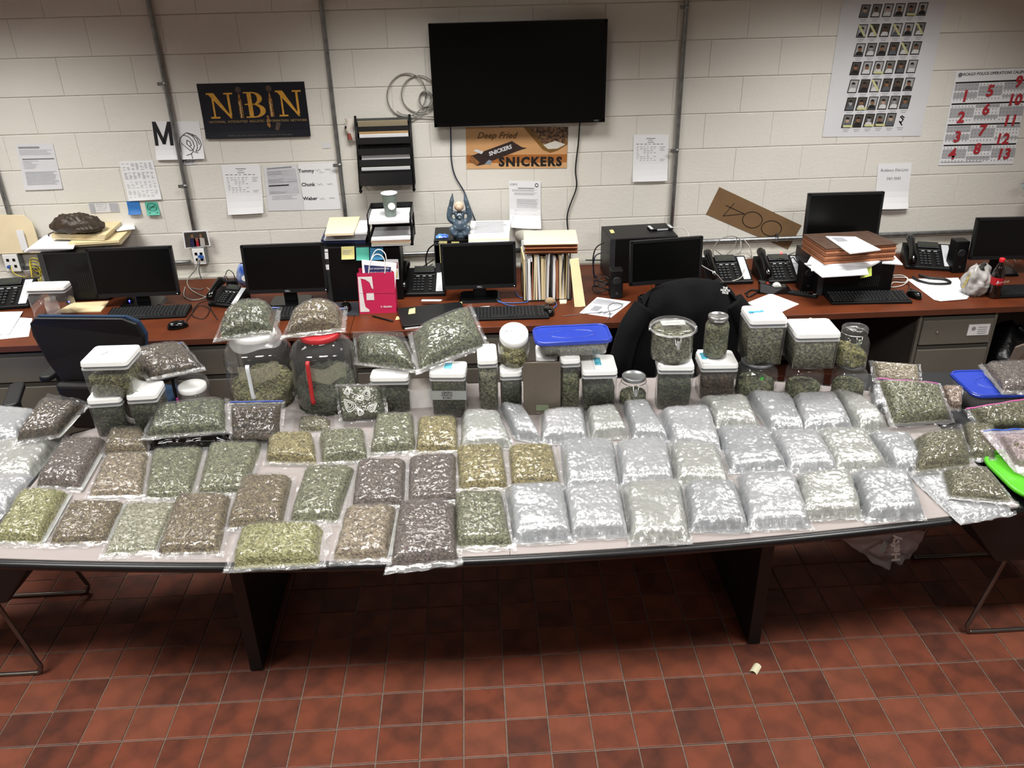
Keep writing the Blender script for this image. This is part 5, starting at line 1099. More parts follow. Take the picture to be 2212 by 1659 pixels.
# kitchen scale
A, B = Z(1131, 897, TZ), Z(1211, 896, TZ); hS = .205
sc_ = thing('kitchen_scale', 'flat grey-brown kitchen scale standing on edge', 'scale', (A+B)/2, atan2((B-A).y, (B-A).x)); WS = (B-A).length
Rm = Matrix.Rotation(radians(-7), 3, 'X')
hS = (Y(1170, 784, ((A+B)/2).y+.02).z-TZ)*1.0
MB().prism([(x_, y_+hS/2) for x_, y_ in rrect(WS, hS, .008)], 0, .014, fn=lambda q: Rm @ Vector((q[0], -q[2]+.014, q[1]))).obj('plate', mat('brushed_taupe', '746a5f', .38, metal=.6, var=.05, scale=60), sc_, .002)
MB().box((-WS*.16, -.0012, hS*.09), (WS*.18, .0, hS*.20), Rm).obj('display', mat('lcd_green', '6e7860', .3), sc_)
MB().box((-WS*.18, -.0008, hS*.08), (WS*.20, .0004, hS*.21), Rm).obj('display_frame', mat('scale_grey', '4d463f', .4), sc_)
for s in (-.1, .1): MB().box((WS*s-.006, -.001, hS*.035), (WS*s+.006, .0, hS*.045), Rm).obj('button', INKG, sc_)
# mid jars
t, r = jar('small jar with a grey metal lid beside the stacked canister', 1372, 884, TZ, [(.052, 0), (.062, .006), (.065, .03), (.064, .085), (.05, .105), (.046, .12)], 'glass_jar')
disc_lid(t, .052, .118, .016, mat('lid_grey', '8d8f90', .35, metal=.6)); heap(.058, .058, .004, .05, 2, 51, 0, 0, .006).obj('contents', H_G, t); wire_clip(t, .052, .108)
z = TOPS['C11'][1]+.0055; t, r = jar('clip-top acrylic canister full of buds on a white-lidded container', 1459, 789, z, [(.082, 0), (.088, .004), (.089, .04), (.089, .13), (.092, .135)], 'canister')
hC = .135; MB().lathe([(.095, hC), (.098, hC+.004), (.098, hC+.010), (.092, hC+.016), (.07, hC+.022), (.066, hC+.018), (.001, hC+.018)], 44, caps=False).obj('lid', GLASSJ, t); MB().lathe([(.093, hC-.008), (.095, hC-.006), (.095, hC), (.093, hC+.001)], 40, caps=False).obj('seal_ring', clear('ring_plastic', haze=.45, gloss=.1), t)
heap(.086, .086, .003, .122, 2, 52, 0, 0, .012, 48, .012, 72).obj('contents', H_GR, t); wire_clip(t, .096, hC-.004)
MB().grid(lambda u, v: (-.05+.1*u, -.02+.05*v, hC+.0188), 2, 2).obj('label', mat('label_grey', 'b9b9b4', .6), t)
lettering('Grandaddy', INKG, t, frame((0, .004, hC+.0195), (1, 0, 0), (0, 1, 0)), .014)
for s in (-1, 1): MB().lathe([(.006, -.004), (.006, .004)], 10, (s*.099, 0, hC-.004), R=Matrix.Rotation(pi/2, 3, 'Y')).obj('hinge', CHROME, t)
z = TOPS['C12'][1]+.0055; t, r = jar('tall glass jar with a silver screw lid full of buds', 1550, 777, z, [(.046, 0), (.052, .005), (.053, .03), (.052, .14), (.046, .155), (.040, .165), (.040, .172)], 'glass_jar')
disc_lid(t, .043, .168, .020, mat('lid_silver', 'c3c4c4', .25, metal=.9)); heap(.051, .051, .004, .145, 2, 53, 0, 0, .012, 55, .012, 56).obj('contents', H_G, t)
# ribbed jars at the right with containers on top
def ribjar(key, label, px_, py_, r, ytop, fill):
    c = Z(px_, py_, TZ); cy = c.y+r*.95; h = Y(px_, ytop, cy).z-TZ; pr = [(r*.8, 0), (r*.95, .006)]+[(r*(.985+.015*(k % 2)), .012+h*.6*k/8) for k in range(9)]+[(r*.9, h*.78), (r*.72, h*.88), (r*.72, h*.93)]
    t, _ = jar(label, px_, py_, TZ, pr, 'glass_jar', n=40); disc_lid(t, r*.76, h*.92, h*.08, mat('lid_dull', '77787a', .35, metal=.6)); heap(r*.9, r*.9, .005, h*fill, 2, 61+px_ % 7, 0, 0, .008).obj('contents', H_G, t); TOPS[key] = (t, TZ+h); return t
ribjar('J8', 'low clear jar under the tall white-lidded container', 1642, 866, .094, 776, .35)
ribjar('J10', 'low clear jar under the container with a crumpled film', 1745, 868, .082, 778, .30)
ribjar('J11', 'low clear jar under the clip-top jar at the row end', 1842, 872, .075, 783, .40)
box((-.012, -.094, .105), (-.0, -.090, .117)).obj('green_sticker', mat('green_dot', '3fae49', .5), TOPS['J8'][0])
pop('C13', 'tall white-lidded container with blue tape on its lid', (1611, 790), (1690, 788), 692, 657, TOPS['J8'][1]+.001, .92, H_GR, seed=14)
_, z13, W13, D13, _, _, h13 = TOPS['C13']; MB().grid(lambda u, v: (-W13*.42+W13*.42*u, -.012+.018*v+.008*u, h13+.0035+.001*sin(9*u+7*v)), 10, 3).obj('blue_tape', mat('tape_blue', '2f9fd0', .4, var=.2, scale=80), TOPS['C13'][0])
pop('C14', 'wide white-lidded container with crumpled film on its lid', (1711, 799), (1806, 797), 722, 681, TOPS['J10'][1]+.001, .85, H_GR, seed=15, btn=False)
_, z14, W14, D14, m14, rz14, h14 = TOPS['C14']
cf_ = thing('crumpled_film', 'crumpled scrap of clear film on a white container lid', 'plastic film', TOPS['C14'][0].location+Vector((.0, .01, h14+.001)))
MB().grid(lambda u, v: ((u-.5)*.10*(1+.2*sin(9*v)), (v-.5)*.08*(1+.2*sin(8*u)), .002+.03*(1-(2*u-1)**2)*(1-(2*v-1)**2)*(.5+abs(noise.noise(Vector((u*5, v*5, 2)))))), 22, 18).obj('film', FILMW, cf_)
zj = TOPS['J11'][1]+.001; t, r = jar('clip-top glass jar heaped with yellow-green buds at the row end', 1848, 797, zj, [(.062, 0), (.068, .006), (.069, .05), (.068, .10), (.058, .125), (.048, .138), (.048, .145)], 'glass_jar')
MB().lathe([(.052, .146), (.054, .148), (.054, .162), (.05, .166), (.036, .166), (.034, .160), (.001, .160)], 36, caps=False).obj('lid', GLASSJ, t); wire_clip(t, .050, .142); heap(.064, .064, .004, .065, 2, 71, -.022, 0, .02, 60, .014).obj('contents', H_Y, t)
# opened white box between containers
wbx = thing('white_carton', 'opened white carton standing behind the containers', 'box', Z(912, 900, TZ)+Vector((0, .08, 0)), .05)
box((-.06, 0, 0), (.14, .006, .09)).obj('front_panel', mat('carton_white', 'd9d5d2', .6), wbx); box((-.06, .09, 0), (.14, .094, .09)).obj('back_panel', mat('carton_white'), wbx); box((-.06, .006, 0), (-.056, .09, .09)).obj('side_panel', mat('carton_white'), wbx)
MB().add([(-.06, .0, .09), (.14, .0, .09), (.12, .05, .115), (-.05, .05, .12)], [(0, 1, 2, 3)]).obj('flap', mat('carton_flap', 'a8a098', .7), wbx)
# container standing on the desk at the far end
c0, c1 = Z(70, 690, DZ), Z(155, 690, DZ)
t = pop('CD', 'tall white-lidded container on the desk at the far end holding a jar', (72, 692), (156, 690), 620, 607, DZ, 0, btn=False)
MB().lathe([(.03, .004), (.035, .01), (.036, .08), (.028, .1), (.03, .11)], 24, (-.01, .0, 0)).obj('inner_jar', clear('inner_glass', haze=.2, gloss=.1), t)
EZ = TZ-.03
# ================================================================ bags
def mkherb(n, cols, sc=80): return herb(n, cols, sc*1.6, .0, .66)
V = {'gold': mkherb('bag_gold', ['4c4424', '73683c', '968a55', 'ac9f6c'], 100), 'green': mkherb('bag_green', ['3c3d2a', '5a5b42', '787959', '929373'], 100), 'pale': mkherb('bag_pale', ['64644c', '838269', '9c9b81', 'aeac94'], 100),
     'brown': mkherb('bag_brown', ['3e3323', '5c4e38', '786a4e', '92835f'], 105), 'tan': mkherb('bag_tan', ['56493a', '776854', '93846c', 'a89a80'], 80), 'purple': mkherb('bag_purple', ['352d28', '4f443d', '685b53', '7e7168'], 105),
     'dark': mkherb('bag_dark', ['241d15', '392f22', '4d4130', '655640'], 80), 'yg': mkherb('bag_yellow_green', ['57572e', '7e7d48', '9d9b63', 'b2af82'], 95), 'olive': mkherb('bag_olive', ['34321f', '545135', '6f6b4b', '858060'], 120), 'bud': mkherb('bag_buds', ['262a1a', '40462e', '5c6345', '7a7d60'], 80),
     'beige': mkherb('bag_beige', ['7b7059', '95896f', 'a89c83', 'b8ad95'], 90), 'rose': mkherb('bag_rose', ['6b5546', '8a7262', 'a38c7b', 'b5a08f'], 80)}
SILV = []
for i, c in enumerate(('979a9d', 'a2a4a7', '9c9e98')): SILV.append(mat('silver_pouch_%s' % 'abc'[i], c, .25, var=.14, scale=35, bump=.35, bscale=110, coat=.3, metal=.25))
SEAL = mat('seal_grey', 'a7a9a4', .3, var=.2, scale=40)
NB = [0]
def bag(label, q, th=.04, m='gold', z=TZ, zs=None, lump=.0065, fl=.05, ins=.035, film=None, name='sealed_bag', zip_=None, n=44, edge=7, group='sealed bags on the table', sag=0, head=0, silver=False, seal=None, wr=.0034, up=None, seam=.06, cat='bag'):
    """a filled plastic bag. q: photo corners TL, TR, BR, BL; zs: heights of the corners; th: thickness; head: empty film beyond the top edge"""
    NB[0] += 1; sd = NB[0]; zz_ = zs or [z+th*.3]*4
    if not zs: qc = (sum(p[0] for p in q)/4, sum(p[1] for p in q)/4); q = [(qc[0]+(x_-qc[0])*1.04, qc[1]+(y_-qc[1])*1.045) for x_, y_ in q]
    w_ = [Z(x_, y_, h_) for (x_, y_), h_ in zip(q, zz_)]
    if not zs:
        for p in w_: p.z = z+.0025
    o = sum(w_, Vector())/4; a, b, c, d = [p-o for p in w_]
    N = (b-d).cross(a-c).normalized(); N = N if N.z > 0 else -N
    if up: N = Vector(up).normalized()
    def B(u, v): return (a*(1-u)+b*u)*(1-v)+(d*(1-u)+c*u)*v
    so = Vector((sd*3.7, sd*1.3, sd*2.1))
    def hc(u, v):
        if not (0 <= u <= 1 and 0 <= v <= 1): return 0
        e = max(0, 1-abs(2*u-1)**edge)**.5*max(0, 1-abs(2*v-1)**edge)**.5
        p = B(u, v); big = noise.noise(p*9+so)*.12
        return th*e*(1+big+sag*(v-.5))
    def wob(u, v):
        k = .018; return u+k*noise.noise(Vector((v*5, sd, 0)))*(1 if abs(u-.5) > .2 else .3), v+k*noise.noise(Vector((u*5, sd, 4)))
    t = thing(name, label, cat, o, 0, group)
    if silver:
        def top(u, v):
            uc, vc = (u-ins*.5)/(1-ins), (v-ins*.5)/(1-ins); h_ = hc(min(1, max(0, uc)), min(1, max(0, vc))); U, W_ = wob(u, v); p = B(U, W_)
            ed = max(abs(2*u-1), abs(2*v-1)); r_ = 1-abs(noise.noise(p*55+so))*2; r2 = noise.noise(p*120+so)
            crk = (.0032+.0085*ed**4)*r_+.0022*r2+.004*ed**3*noise.noise(p*30-so)
            return p+N*max(.001, h_+crk+.004*(1 if h_ == 0 else 0))
        bb = MB().grid(top, n+6, n+6); k0 = len(bb.v); M_ = n+6
        ring = [i for i in range(M_+1)]+[(j+1)*(M_+1)-1 for j in range(1, M_+1)]+[M_*(M_+1)+i for i in range(M_-1, -1, -1)]+[j*(M_+1) for j in range(M_-1, 0, -1)]
        low = len(bb.v)
        for i in ring: p = Vector(bb.v[i]); bb.v.append(tuple(p-N*(p.dot(N)-a.dot(N))*.98))
        nr = len(ring)
        for i in range(nr): bb.f.append((ring[i], low+i, low+(i+1) % nr, ring[(i+1) % nr])); bb.sm.append(True)
        bb.f.append(tuple(low+i for i in range(nr))); bb.sm.append(False)
        bb.obj('pouch', SILV[sd % 3] if m is None else m, t)
    else:
        def top(u, v):
            U, W_ = wob(ins+(1-2*ins)*u, ins+(1-2*ins)*v); p = B(U, W_); h_ = hc(u, v); vd = noise.voronoi(p*112+so)[0][0]
            return p+N*(h_+((.5-vd)*lump*2+noise.noise(p*150+so)*lump*.25)*(1 if h_ > .004 else 0))+N*.0012
        bb = MB().grid(top, n, n)
        ring = [i for i in range(n+1)]+[(j+1)*(n+1)-1 for j in range(1, n+1)]+[n*(n+1)+i for i in range(n-1, -1, -1)]+[j*(n+1) for j in range(n-1, 0, -1)]
        bb.f.append(tuple(ring)); bb.sm.append(False)
        bb.obj('contents', V[m], t)
    # film skin with flat seams
    v0 = -fl-head
    def skin(u, v):
        U = -fl+(1+2*fl)*u; W_ = v0+(1+fl-v0)*v; uc, vc = (U-ins)/(1-2*ins), (W_-ins)/(1-2*ins)
        if silver: uc, vc = (U-ins*.5)/(1-ins), (W_-ins*.5)/(1-ins)
        h_ = hc(uc, vc); U2, W2_ = wob(U, W_); p = B(U2, W2_); r_ = abs(noise.noise(p*40+so)); r2 = noise.noise(p*88+so); r3 = abs(noise.noise(p*150-so))
        if h_ <= 0: return p+N*(.0015+.012*noise.noise(p*14+so)**2+.004*r_)
        return p+N*(h_+lump*1.0+(.7 if silver else 1)*(wr*(.6-1.6*r_)+wr*.7*r2-wr*.35*r3)+.0015)
    nf = n+40 if not silver else n+6
    MB().grid(skin, nf, nf).obj('film', film or (FILMS if silver else FILM), t)
    if seam:
        bb = MB(); e0 = .0 if silver else ins*.6
        for k in range(4):
            def sf(u, v, k=k):
                uu = -seam*.6+(1+1.2*seam)*u; q_ = e0-(e0+seam*max(.1, .55+.9*noise.noise(Vector((u*4, k*3, sd)))+.25*noise.noise(Vector((u*14, k*3, sd)))))*v
                U, W_ = ((uu, q_), (1-q_, uu), (uu, 1-q_), (q_, uu))[k]
                p = B(*wob(U, W_)); ww = v*(1.2-v)
                return p+N*(.003+.012*(1-v)**2+abs(noise.noise(p*30+so))*.02*ww+.006*noise.noise(p*12-so)**2)
            bb.grid(sf, 26, 5)
        bb.obj('seam', SEAM, t)
    if seal:
        for (u0, v0_, u1, v1_) in seal:
            MB().grid(lambda u, v: B(u0+(u1-u0)*u, v0_+(v1_-v0_)*v)+N*(.006+.004*noise.noise(Vector((u*4, v*4, sd)))), 6, 6).obj('seal_strip', SEAL, t)
    if zip_:
        zm = mat('zip_'+zip_[0], zip_[1], .4); vz = zip_[2]
        MB().tube([B(u/14, vz)+N*(hc(min(1, max(0, (u/14-ins)/(1-2*ins))), max(0, (vz-ins)/(1-2*ins)))+.006+.003*sin(u*1.3+sd)) for u in range(15)], .0035, 6).obj('zip_seal', zm, t)
    return t
ORD = ['first', 'second', 'third', 'fourth', 'fifth', 'sixth', 'seventh', 'eighth', 'ninth', 'tenth', 'eleventh']
# front row, herbs
LS = [(.96, .05, 1.05, .95)]
for lb, q, th, m, kw in (
    ('pale green sealed bag at the front corner of the table', [(51, 1060), (150, 1063), (88, 1172), (-18, 1170)], .045, 'yg', dict(seal=LS)),
    ('brown-green sealed bag with grey side seal, second in the front row', [(155, 1085), (270, 1086), (230, 1172), (103, 1177)], .035, 'brown', dict(seal=LS)),
    ('flat pale sage sealed bag, third in the front row', [(272, 1088), (384, 1086), (335, 1194), (222, 1201)], .022, 'pale', {}),
    ('brown-green sealed bag, fourth in the front row', [(384, 1070), (500, 1072), (476, 1194), (338, 1196)], .045, 'brown', {}),
    ('wide yellow-green sealed bag hanging over the table edge', [(519, 1140), (702, 1138), (692, 1216), (494, 1226)], .055, 'yg', dict(ins=.05, lump=.008)),
    ('tan sealed bag with silver lower edge in the front row', [(748, 1098), (858, 1096), (838, 1206), (718, 1210)], .05, 'tan', dict(seal=[(.97, .1, 1.04, .9)])),
    ('large grey-brown sealed bag reaching past the table edge', [(862, 1085), (986, 1090), (990, 1208), (840, 1226)], .055, 'purple', {}),
    ('bright green sealed bag beside the first silver bag in the front row', [(980, 1068), (1086, 1066), (1108, 1178), (984, 1180)], .05, 'green', dict(lump=.008))):
    bag(lb, q, th, m, **kw)
FS_ = [[(1094, 1058), (1216, 1050), (1236, 1160), (1112, 1166)], [(1217, 1061), (1337, 1056), (1356, 1152), (1234, 1156)], [(1347, 1050), (1468, 1045), (1488, 1162), (1365, 1166)], [(1480, 1050), (1586, 1047), (1616, 1142), (1494, 1140)],
       [(1594, 1030), (1716, 1031), (1750, 1132), (1618, 1136)], [(1722, 1031), (1836, 1025), (1862, 1112), (1734, 1116)], [(1843, 1025), (1960, 1024), (1994, 1112), (1874, 1120)]]
for i, q in enumerate(FS_): bag('silver-white sealed bag, %s of the silver bags in the front row' % ORD[i], q, .055, None, silver=True, fl=.05)
bag('half-empty clear bag with silver contents at the table corner', [(1962, 1022), (2085, 1030), (2185, 1108), (2075, 1128)], .022, None, silver=True, fl=.03)
# middle row
for lb, q, th, m, kw in (
    ('dark brown sealed bag beside the silver bags at the table end', [(140, 952), (232, 950), (172, 1054), (74, 1050)], .05, 'purple', dict(seal=[(.97, .3, 1.05, 1.0)])),
    ('tan speckled sealed bag in the middle row near the containers', [(230, 984), (322, 980), (308, 1072), (190, 1074)], .035, 'tan', {}),
    ('green sealed bag in the middle row in front of the black bag', [(330, 972), (442, 968), (412, 1076), (314, 1078)], .035, 'green', {}),
    ('green sealed bag in the middle row below the brown zip bag', [(452, 960), (568, 958), (530, 1064), (426, 1068)], .045, 'green', {}),
    ('olive sealed bag with a long empty clear top in the middle row', [(524, 1030), (632, 1032), (610, 1138), (488, 1140)], .05, 'brown', dict(head=.28, z=TZ+.004)),
    ('green sealed bag beside the one with the empty clear top', [(660, 1012), (768, 1010), (730, 1124), (624, 1128)], .05, 'green', {}),
    ('dark purple-brown sealed bag in the middle row', [(772, 998), (878, 995), (874, 1092), (758, 1095)], .045, 'purple', dict(lump=.005)),
    ('grey-brown sealed bag in the middle row left of the golden ones', [(882, 990), (986, 984), (988, 1082), (880, 1088)], .045, 'purple', {}),
    ('golden sealed bag in the middle row beside the grey-brown ones', [(985, 968), (1086, 965), (1098, 1054), (990, 1056)], .045, 'gold', dict(lump=.007)),
    ('golden sealed bag in the middle row beside the first silver bag', [(1096, 967), (1194, 964), (1212, 1046), (1104, 1049)], .045, 'gold', dict(lump=.007))):
    bag(lb, q, th, m, **kw)
MS = [[(1212, 958), (1322, 956), (1338, 1052), (1222, 1054)], [(1334, 958), (1438, 956), (1456, 1042), (1344, 1044)], [(1450, 964), (1546, 968), (1574, 1046), (1462, 1042)], [(1550, 928), (1654, 930), (1698, 1010), (1578, 1016)],
      [(1662, 938), (1762, 938), (1812, 1014), (1706, 1016)], [(1762, 934), (1868, 936), (1918, 1012), (1804, 1013)], [(1872, 942), (1962, 944), (1998, 1012), (1934, 1016)]]
for i, q in enumerate(MS): bag('silver-white sealed bag, %s of the silver bags in the middle row' % ORD[i], q, .05, None, silver=True, fl=.05)
# back row
for lb, q, th, m, kw in (
    ('golden-brown sealed bag in the back row by the brown zip bag', [(578, 944), (678, 939), (686, 1000), (574, 998)], .05, 'gold', {}),
    ('green sealed bag in the back row below the patterned bag', [(688, 938), (788, 932), (796, 992), (694, 1000)], .05, 'green', {}),
    ('green sealed bag in the back row right of the patterned bag', [(812, 902), (894, 898), (899, 974), (798, 978)], .05, 'green', {}),
    ('golden sealed bag in the back row beside the first silver bag', [(903, 906), (988, 904), (991, 974), (897, 976)], .045, 'gold', {})):
    bag(lb, q, th, m, **kw)
BS = [[(1000, 896), (1078, 897), (1106, 962), (996, 966)], [(1080, 880), (1130, 886), (1168, 952), (1112, 942)], [(1172, 896), (1260, 890), (1268, 946), (1170, 955)], [(1267, 890), (1327, 884), (1358, 940), (1279, 946)], [(1345, 876), (1396, 874), (1444, 950), (1367, 946)],
      [(1426, 893), (1532, 884), (1558, 970), (1454, 958)], [(1510, 866), (1612, 864), (1640, 926), (1546, 918)], [(1614, 854), (1706, 858), (1740, 938), (1664, 930)], [(1712, 860), (1804, 858), (1842, 924), (1733, 934)], [(1792, 848), (1862, 868), (1916, 922), (1858, 932)]]
for i, q in enumerate(BS): bag('silver-white sealed bag, %s of the silver bags in the back row' % ORD[i], q, .055, None, silver=True, fl=.05)
# loose and stacked bags
bag('slanted brown sealed bag at the end corner with grey side seal', [(98, 866), (188, 880), (130, 945), (32, 960)], .05, 'dark', zs=[TZ+.075, TZ+.075, TZ+.03, TZ+.03], head=.12, seal=[(.96, .3, 1.05, 1.0)])
bag('crumpled brown bag under the green flat bag at the back', [(240, 935), (314, 933), (320, 978), (222, 982)], .05, 'brown', lump=.008)
blackbag = mat('black_bag_film', '0b0c10', .25, var=.2, bump=.5, bscale=50)
bag('folded black plastic bag under the long green bag', [(335, 950), (496, 935), (494, 965), (325, 975)], .04, blackbag, silver=True, film=clear('dark_film', tint='444444', haze=.1, hazecol='111111'), fl=.02)
bag('long flat green bag resting on the black bag', [(338, 886), (490, 866), (494, 936), (312, 950)], .045, 'bud', zs=[TZ+.085, TZ+.085, TZ+.055, TZ+.055], lump=.01)
bag('brown zip bag standing upright with a blue zip', [(498, 872), (612, 870), (606, 956), (500, 958)], .05, 'dark', zs=[TZ+.135, TZ+.135, TZ+.004, TZ+.004], zip_=('blue', '3a4f9c', -.04), head=.02, up=(0, -.86, .5))
bag('nearly empty clear bag slumped before the red-lidded jar', [(628, 884), (736, 900), (738, 938), (616, 944)], .035, 'olive', lump=.004, edge=2, wr=.012, ins=.22)
lace = mat('white_pattern', 'd5d5d0', .5)
tp = bag('dark bag printed with a white paisley pattern', [(728, 834), (826, 832), (836, 905), (738, 912)], .055, 'bud', zs=[TZ+.115, TZ+.115, TZ+.005, TZ+.005], lump=.008, up=(0, -.8, .6))
def paisley(t, cx, cz, s, N_, U_, V_, O):
    b = MB(); an = (cx*97+cz*53)*9; U_, V_ = U_*cos(an)+V_*sin(an), V_*cos(an)-U_*sin(an); cx, cz = cx*cos(an)+cz*sin(an), cz*cos(an)-cx*sin(an)
    for k in range(3):
        b.tube([O+U_*(cx+s*(1-.28*k)*(cos(a*pi/12)*.6+.2*sin(a*pi/6)))+V_*(cz+s*(1-.28*k)*sin(a*pi/12))+N_*.004 for a in range(25)], .0014, 4)
    for k in range(10): b.tube([O+U_*(cx+s*.95*cos(k))+V_*(cz+s*.9*sin(k))+N_*.004, O+U_*(cx+s*1.15*cos(k+.2))+V_*(cz+s*1.1*sin(k+.2))+N_*.004], .0016, 4)
    b.obj('paisley_print', lace, t)
Nn = Vector((0, -.8, .6)); Uu = Vector((1, 0, 0)); Vv = Vector((0, .6, .8))
for cx, cz, s in ((-.045, -.015, .03), (.03, .03, .026), (.055, -.03, .022), (0, -.045, .018), (-.05, .045, .018), (.0, .01, .016)): paisley(tp, cx, cz, s, Nn, Uu, Vv, Nn*.066)
# bags on the barrel jars
for (t_, h_, cy, r_), lb, q, m, pat in ((JB1, 'bag with white swirls heaped on the white-handled jar', [(486, 676), (598, 664), (590, 708), (466, 724)], 'bud', True), (JB2, 'brown-green zip bag heaped on the red-lidded jar', [(632, 678), (742, 664), (738, 704), (612, 718)], 'brown', False)):
    tb = bag(lb, q, .105, m, z=TZ+h_+.002, lump=.006, edge=2.6, ins=.05, fl=.05, head=.2, zip_=('dim_blue', '5b6aa8', -.2), wr=.005)
    if pat:
        for cx, cy_, s in ((-.05, -.02, .03), (.02, .01, .028), (.06, -.03, .02), (-.01, -.05, .02)):
            pts_h = .085; paisley(tb, cx, cy_, s, Vector((0, -.35, .93)), Vector((1, 0, 0)), Vector((0, .93, .35)), Vector((0, -.0, pts_h)))
wrp = thing('wrap_film', 'milky film bag pulled over the white jar lid', 'plastic film', JB1[0].location+Vector((0, 0, JB1[1]*.9)))
MB().grid(lambda u, v: ((.103+.012*v+.008*noise.noise(Vector((cos(u*6.28)*3, sin(u*6.28)*3, v*3))))*cos(u*2*pi), (.103+.012*v+.006*noise.noise(Vector((u*9, 1, v))))*sin(u*2*pi), .043-.055*v+.008*sin(u*25)*v), 48, 8).obj('film', FILMW, wrp)
bag('dark zip bag with a blue zip on the end containers', [(274, 764), (394, 744), (440, 800), (322, 824)], .05, 'dark', zs=[TOPS['C3'][1]+.05, TOPS['C3'][1]+.05, TOPS['C3'][1]+.012, TOPS['C3'][1]+.012], zip_=('periwinkle', '5a72c0', -.03), head=.04, edge=4)
bag('clear film bag of green buds beside the red-lidded jar', [(768, 736), (876, 742), (906, 806), (772, 788)], .075, 'bud', zs=[TOPS['C5'][1]+.05, TOPS['C5'][1]+.05, TOPS['C5'][1]+.012, TOPS['C5'][1]+.012], lump=.009, head=.35, edge=3)
bag('large tilted clear bag of dark green buds over the containers', [(888, 726), (1016, 668), (1050, 748), (904, 806)], .075, 'bud', zs=[TOPS['C6'][1]+.06, TOPS['C6'][1]+.10, TOPS['C6'][1]+.035, TOPS['C6'][1]+.012], lump=.012, edge=3.4, head=.06, fl=.05)
# right-hand pile
bag('crumpled clear bag beside the jars at the row end', [(1880, 838), (1918, 842), (1918, 888), (1884, 886)], .04, None, silver=True)
bag('beige sealed slab leaning behind the pink-zip bag', [(1880, 782), (1984, 790), (1988, 836), (1890, 826)], .03, 'beige', zs=[TZ+.13, TZ+.13, TZ+.06, TZ+.06], lump=.003, up=(0, -.6, .8))
bag('green zip bag with a pink zip leaning at the back corner', [(1892, 822), (2026, 832), (2056, 912), (1926, 922)], .05, 'green', zs=[TZ+.13, TZ+.13, TZ+.02, TZ+.02], lump=.003, zip_=('pink', 'b0559a', -.03), wr=.007, edge=6, ins=.04, up=(0, -.45, .9))
bag('rosy brown sealed bag tucked beside the blue-lidded tub', [(2030, 838), (2078, 840), (2074, 888), (2044, 886)], .04, 'rose', zs=[TZ+.08, TZ+.08, TZ+.03, TZ+.03])
tub('wide tub with a dark blue lid at the table end', (2100, 894), (2238, 890), EZ-.006, 855, .20, 0)
zt_ = Y(2165, 855, Z(2165, 892, EZ).y-.01).z+.013
bag('small brown bag lying on the dark blue lid', [(2122, 790), (2235, 784), (2235, 846), (2166, 846)], .04, 'purple', z=zt_)
bag('olive zip bag with a pink zip at the table end', [(2086, 886), (2235, 862), (2240, 930), (2120, 932)], .05, 'olive', zs=[TZ+.07, TZ+.08, TZ+.005, TZ+.005], zip_=('pink2', 'c05a98', -.03), wr=.006, lump=.003)
bag('dark olive bag buried in the pile at the table end', [(2078, 918), (2150, 926), (2150, 990), (2092, 990)], .05, 'olive', lump=.004)
bag('clear blue-zip bag with pink folds hanging at the table end', [(2124, 934), (2245, 930), (2250, 1040), (2190, 1018)], .035, 'olive', zs=[TZ+.075, TZ+.075, TZ+.01, TZ+.02], zip_=('strong_blue', '2f55b5', -.02), ins=.18, wr=.012, lump=.002, film=clear('pink_film', tint='fff4fa', haze=.22, gloss=.07, rough=.1, bump=.8, bscale=40, hazecol='f0dce6'))
bag('rounded olive bag with a long clear flap over the silver bags', [(1972, 946), (2078, 932), (2102, 1000), (1980, 1014)], .075, 'olive', z=TZ+.03, lump=.004, edge=3, head=.3, wr=.008)
bag('flat olive bag lying on the corner bag', [(2036, 1018), (2128, 1010), (2192, 1086), (2050, 1072)], .04, 'olive', z=TZ+.034, lump=.003, wr=.006, edge=4)

gt = thing('green_tray', 'lime green plastic tray under the bags at the table end', 'tray', (2.115, 2.50, EZ-.006))
gp = mat('lime_plastic', '52b522', .35, var=.05)
MB().prism(rrect(.36, .24, .07, 6), 0, .045, rrect(.43, .31, .09, 6), True).obj('body', gp, gt); MB().tube([(x_, y_, .048) for x_, y_ in rrect(.44, .32, .09, 6)], .009, 8, closed=True).obj('rim', gp, gt)
# overflow beside the table's other end
bag('silver-white sealed bag on the black chair nearest the camera', [(-62, 1036), (80, 1032), (14, 1112), (-100, 1126)], .05, None, silver=True, z=EZ)
bag('silver-white sealed bag in the middle of the black chair', [(0, 962), (134, 942), (66, 1032), (-70, 1044)], .05, None, silver=True, z=EZ)
bag('silver-white sealed bag at the far side of the black chair', [(-40, 884), (84, 892), (38, 952), (-80, 962)], .05, None, silver=True, z=EZ)
# ================================================================ chairs
def sled(label, x0, sgn, yc, top=EZ-.008, far=-.30):
    t = thing('bucket_chair', label, 'chair', (x0, yc, 0), 0 if sgn > 0 else pi)
    # local: +x toward the table
    for s in (-1, 1):
        y_ = s*.235; MB().tube(smooth_path([(-.10, y_*.9, .43), (-.004, y_, .09), (.008, y_, .045), (-.004, y_, .016), (-.035, y_, .009), (-.30, y_, .009), (-.40, y_, .010), (-.425, y_, .03), (-.415, y_, .09), (-.34, y_*.9, .43)], 5), .009, 10).obj('sled_leg', mat('dark_chrome', '77706a', .28, metal=.9), t)
    MB().tube([(-.10, -.215, .43), (-.10, .215, .43)], .009, 8).obj('cross_bar', mat('dark_chrome'), t)
    sh = mat('black_shell', '121316', .5, bump=.2, bscale=300)
    bot = [(-.44, -.27), (.0, -.28), (.02, 0), (.0, .28), (-.44, .27)]; k_ = 1 if top > .6 else .5; topo = [(-.52, far), (.24*k_, far*1.05), (.27*k_, 0), (.24*k_, .32), (-.52, .36)]
    MB().prism(bot, .40, top, topo, True).obj('shell', sh, t, .012, 3)
    return t
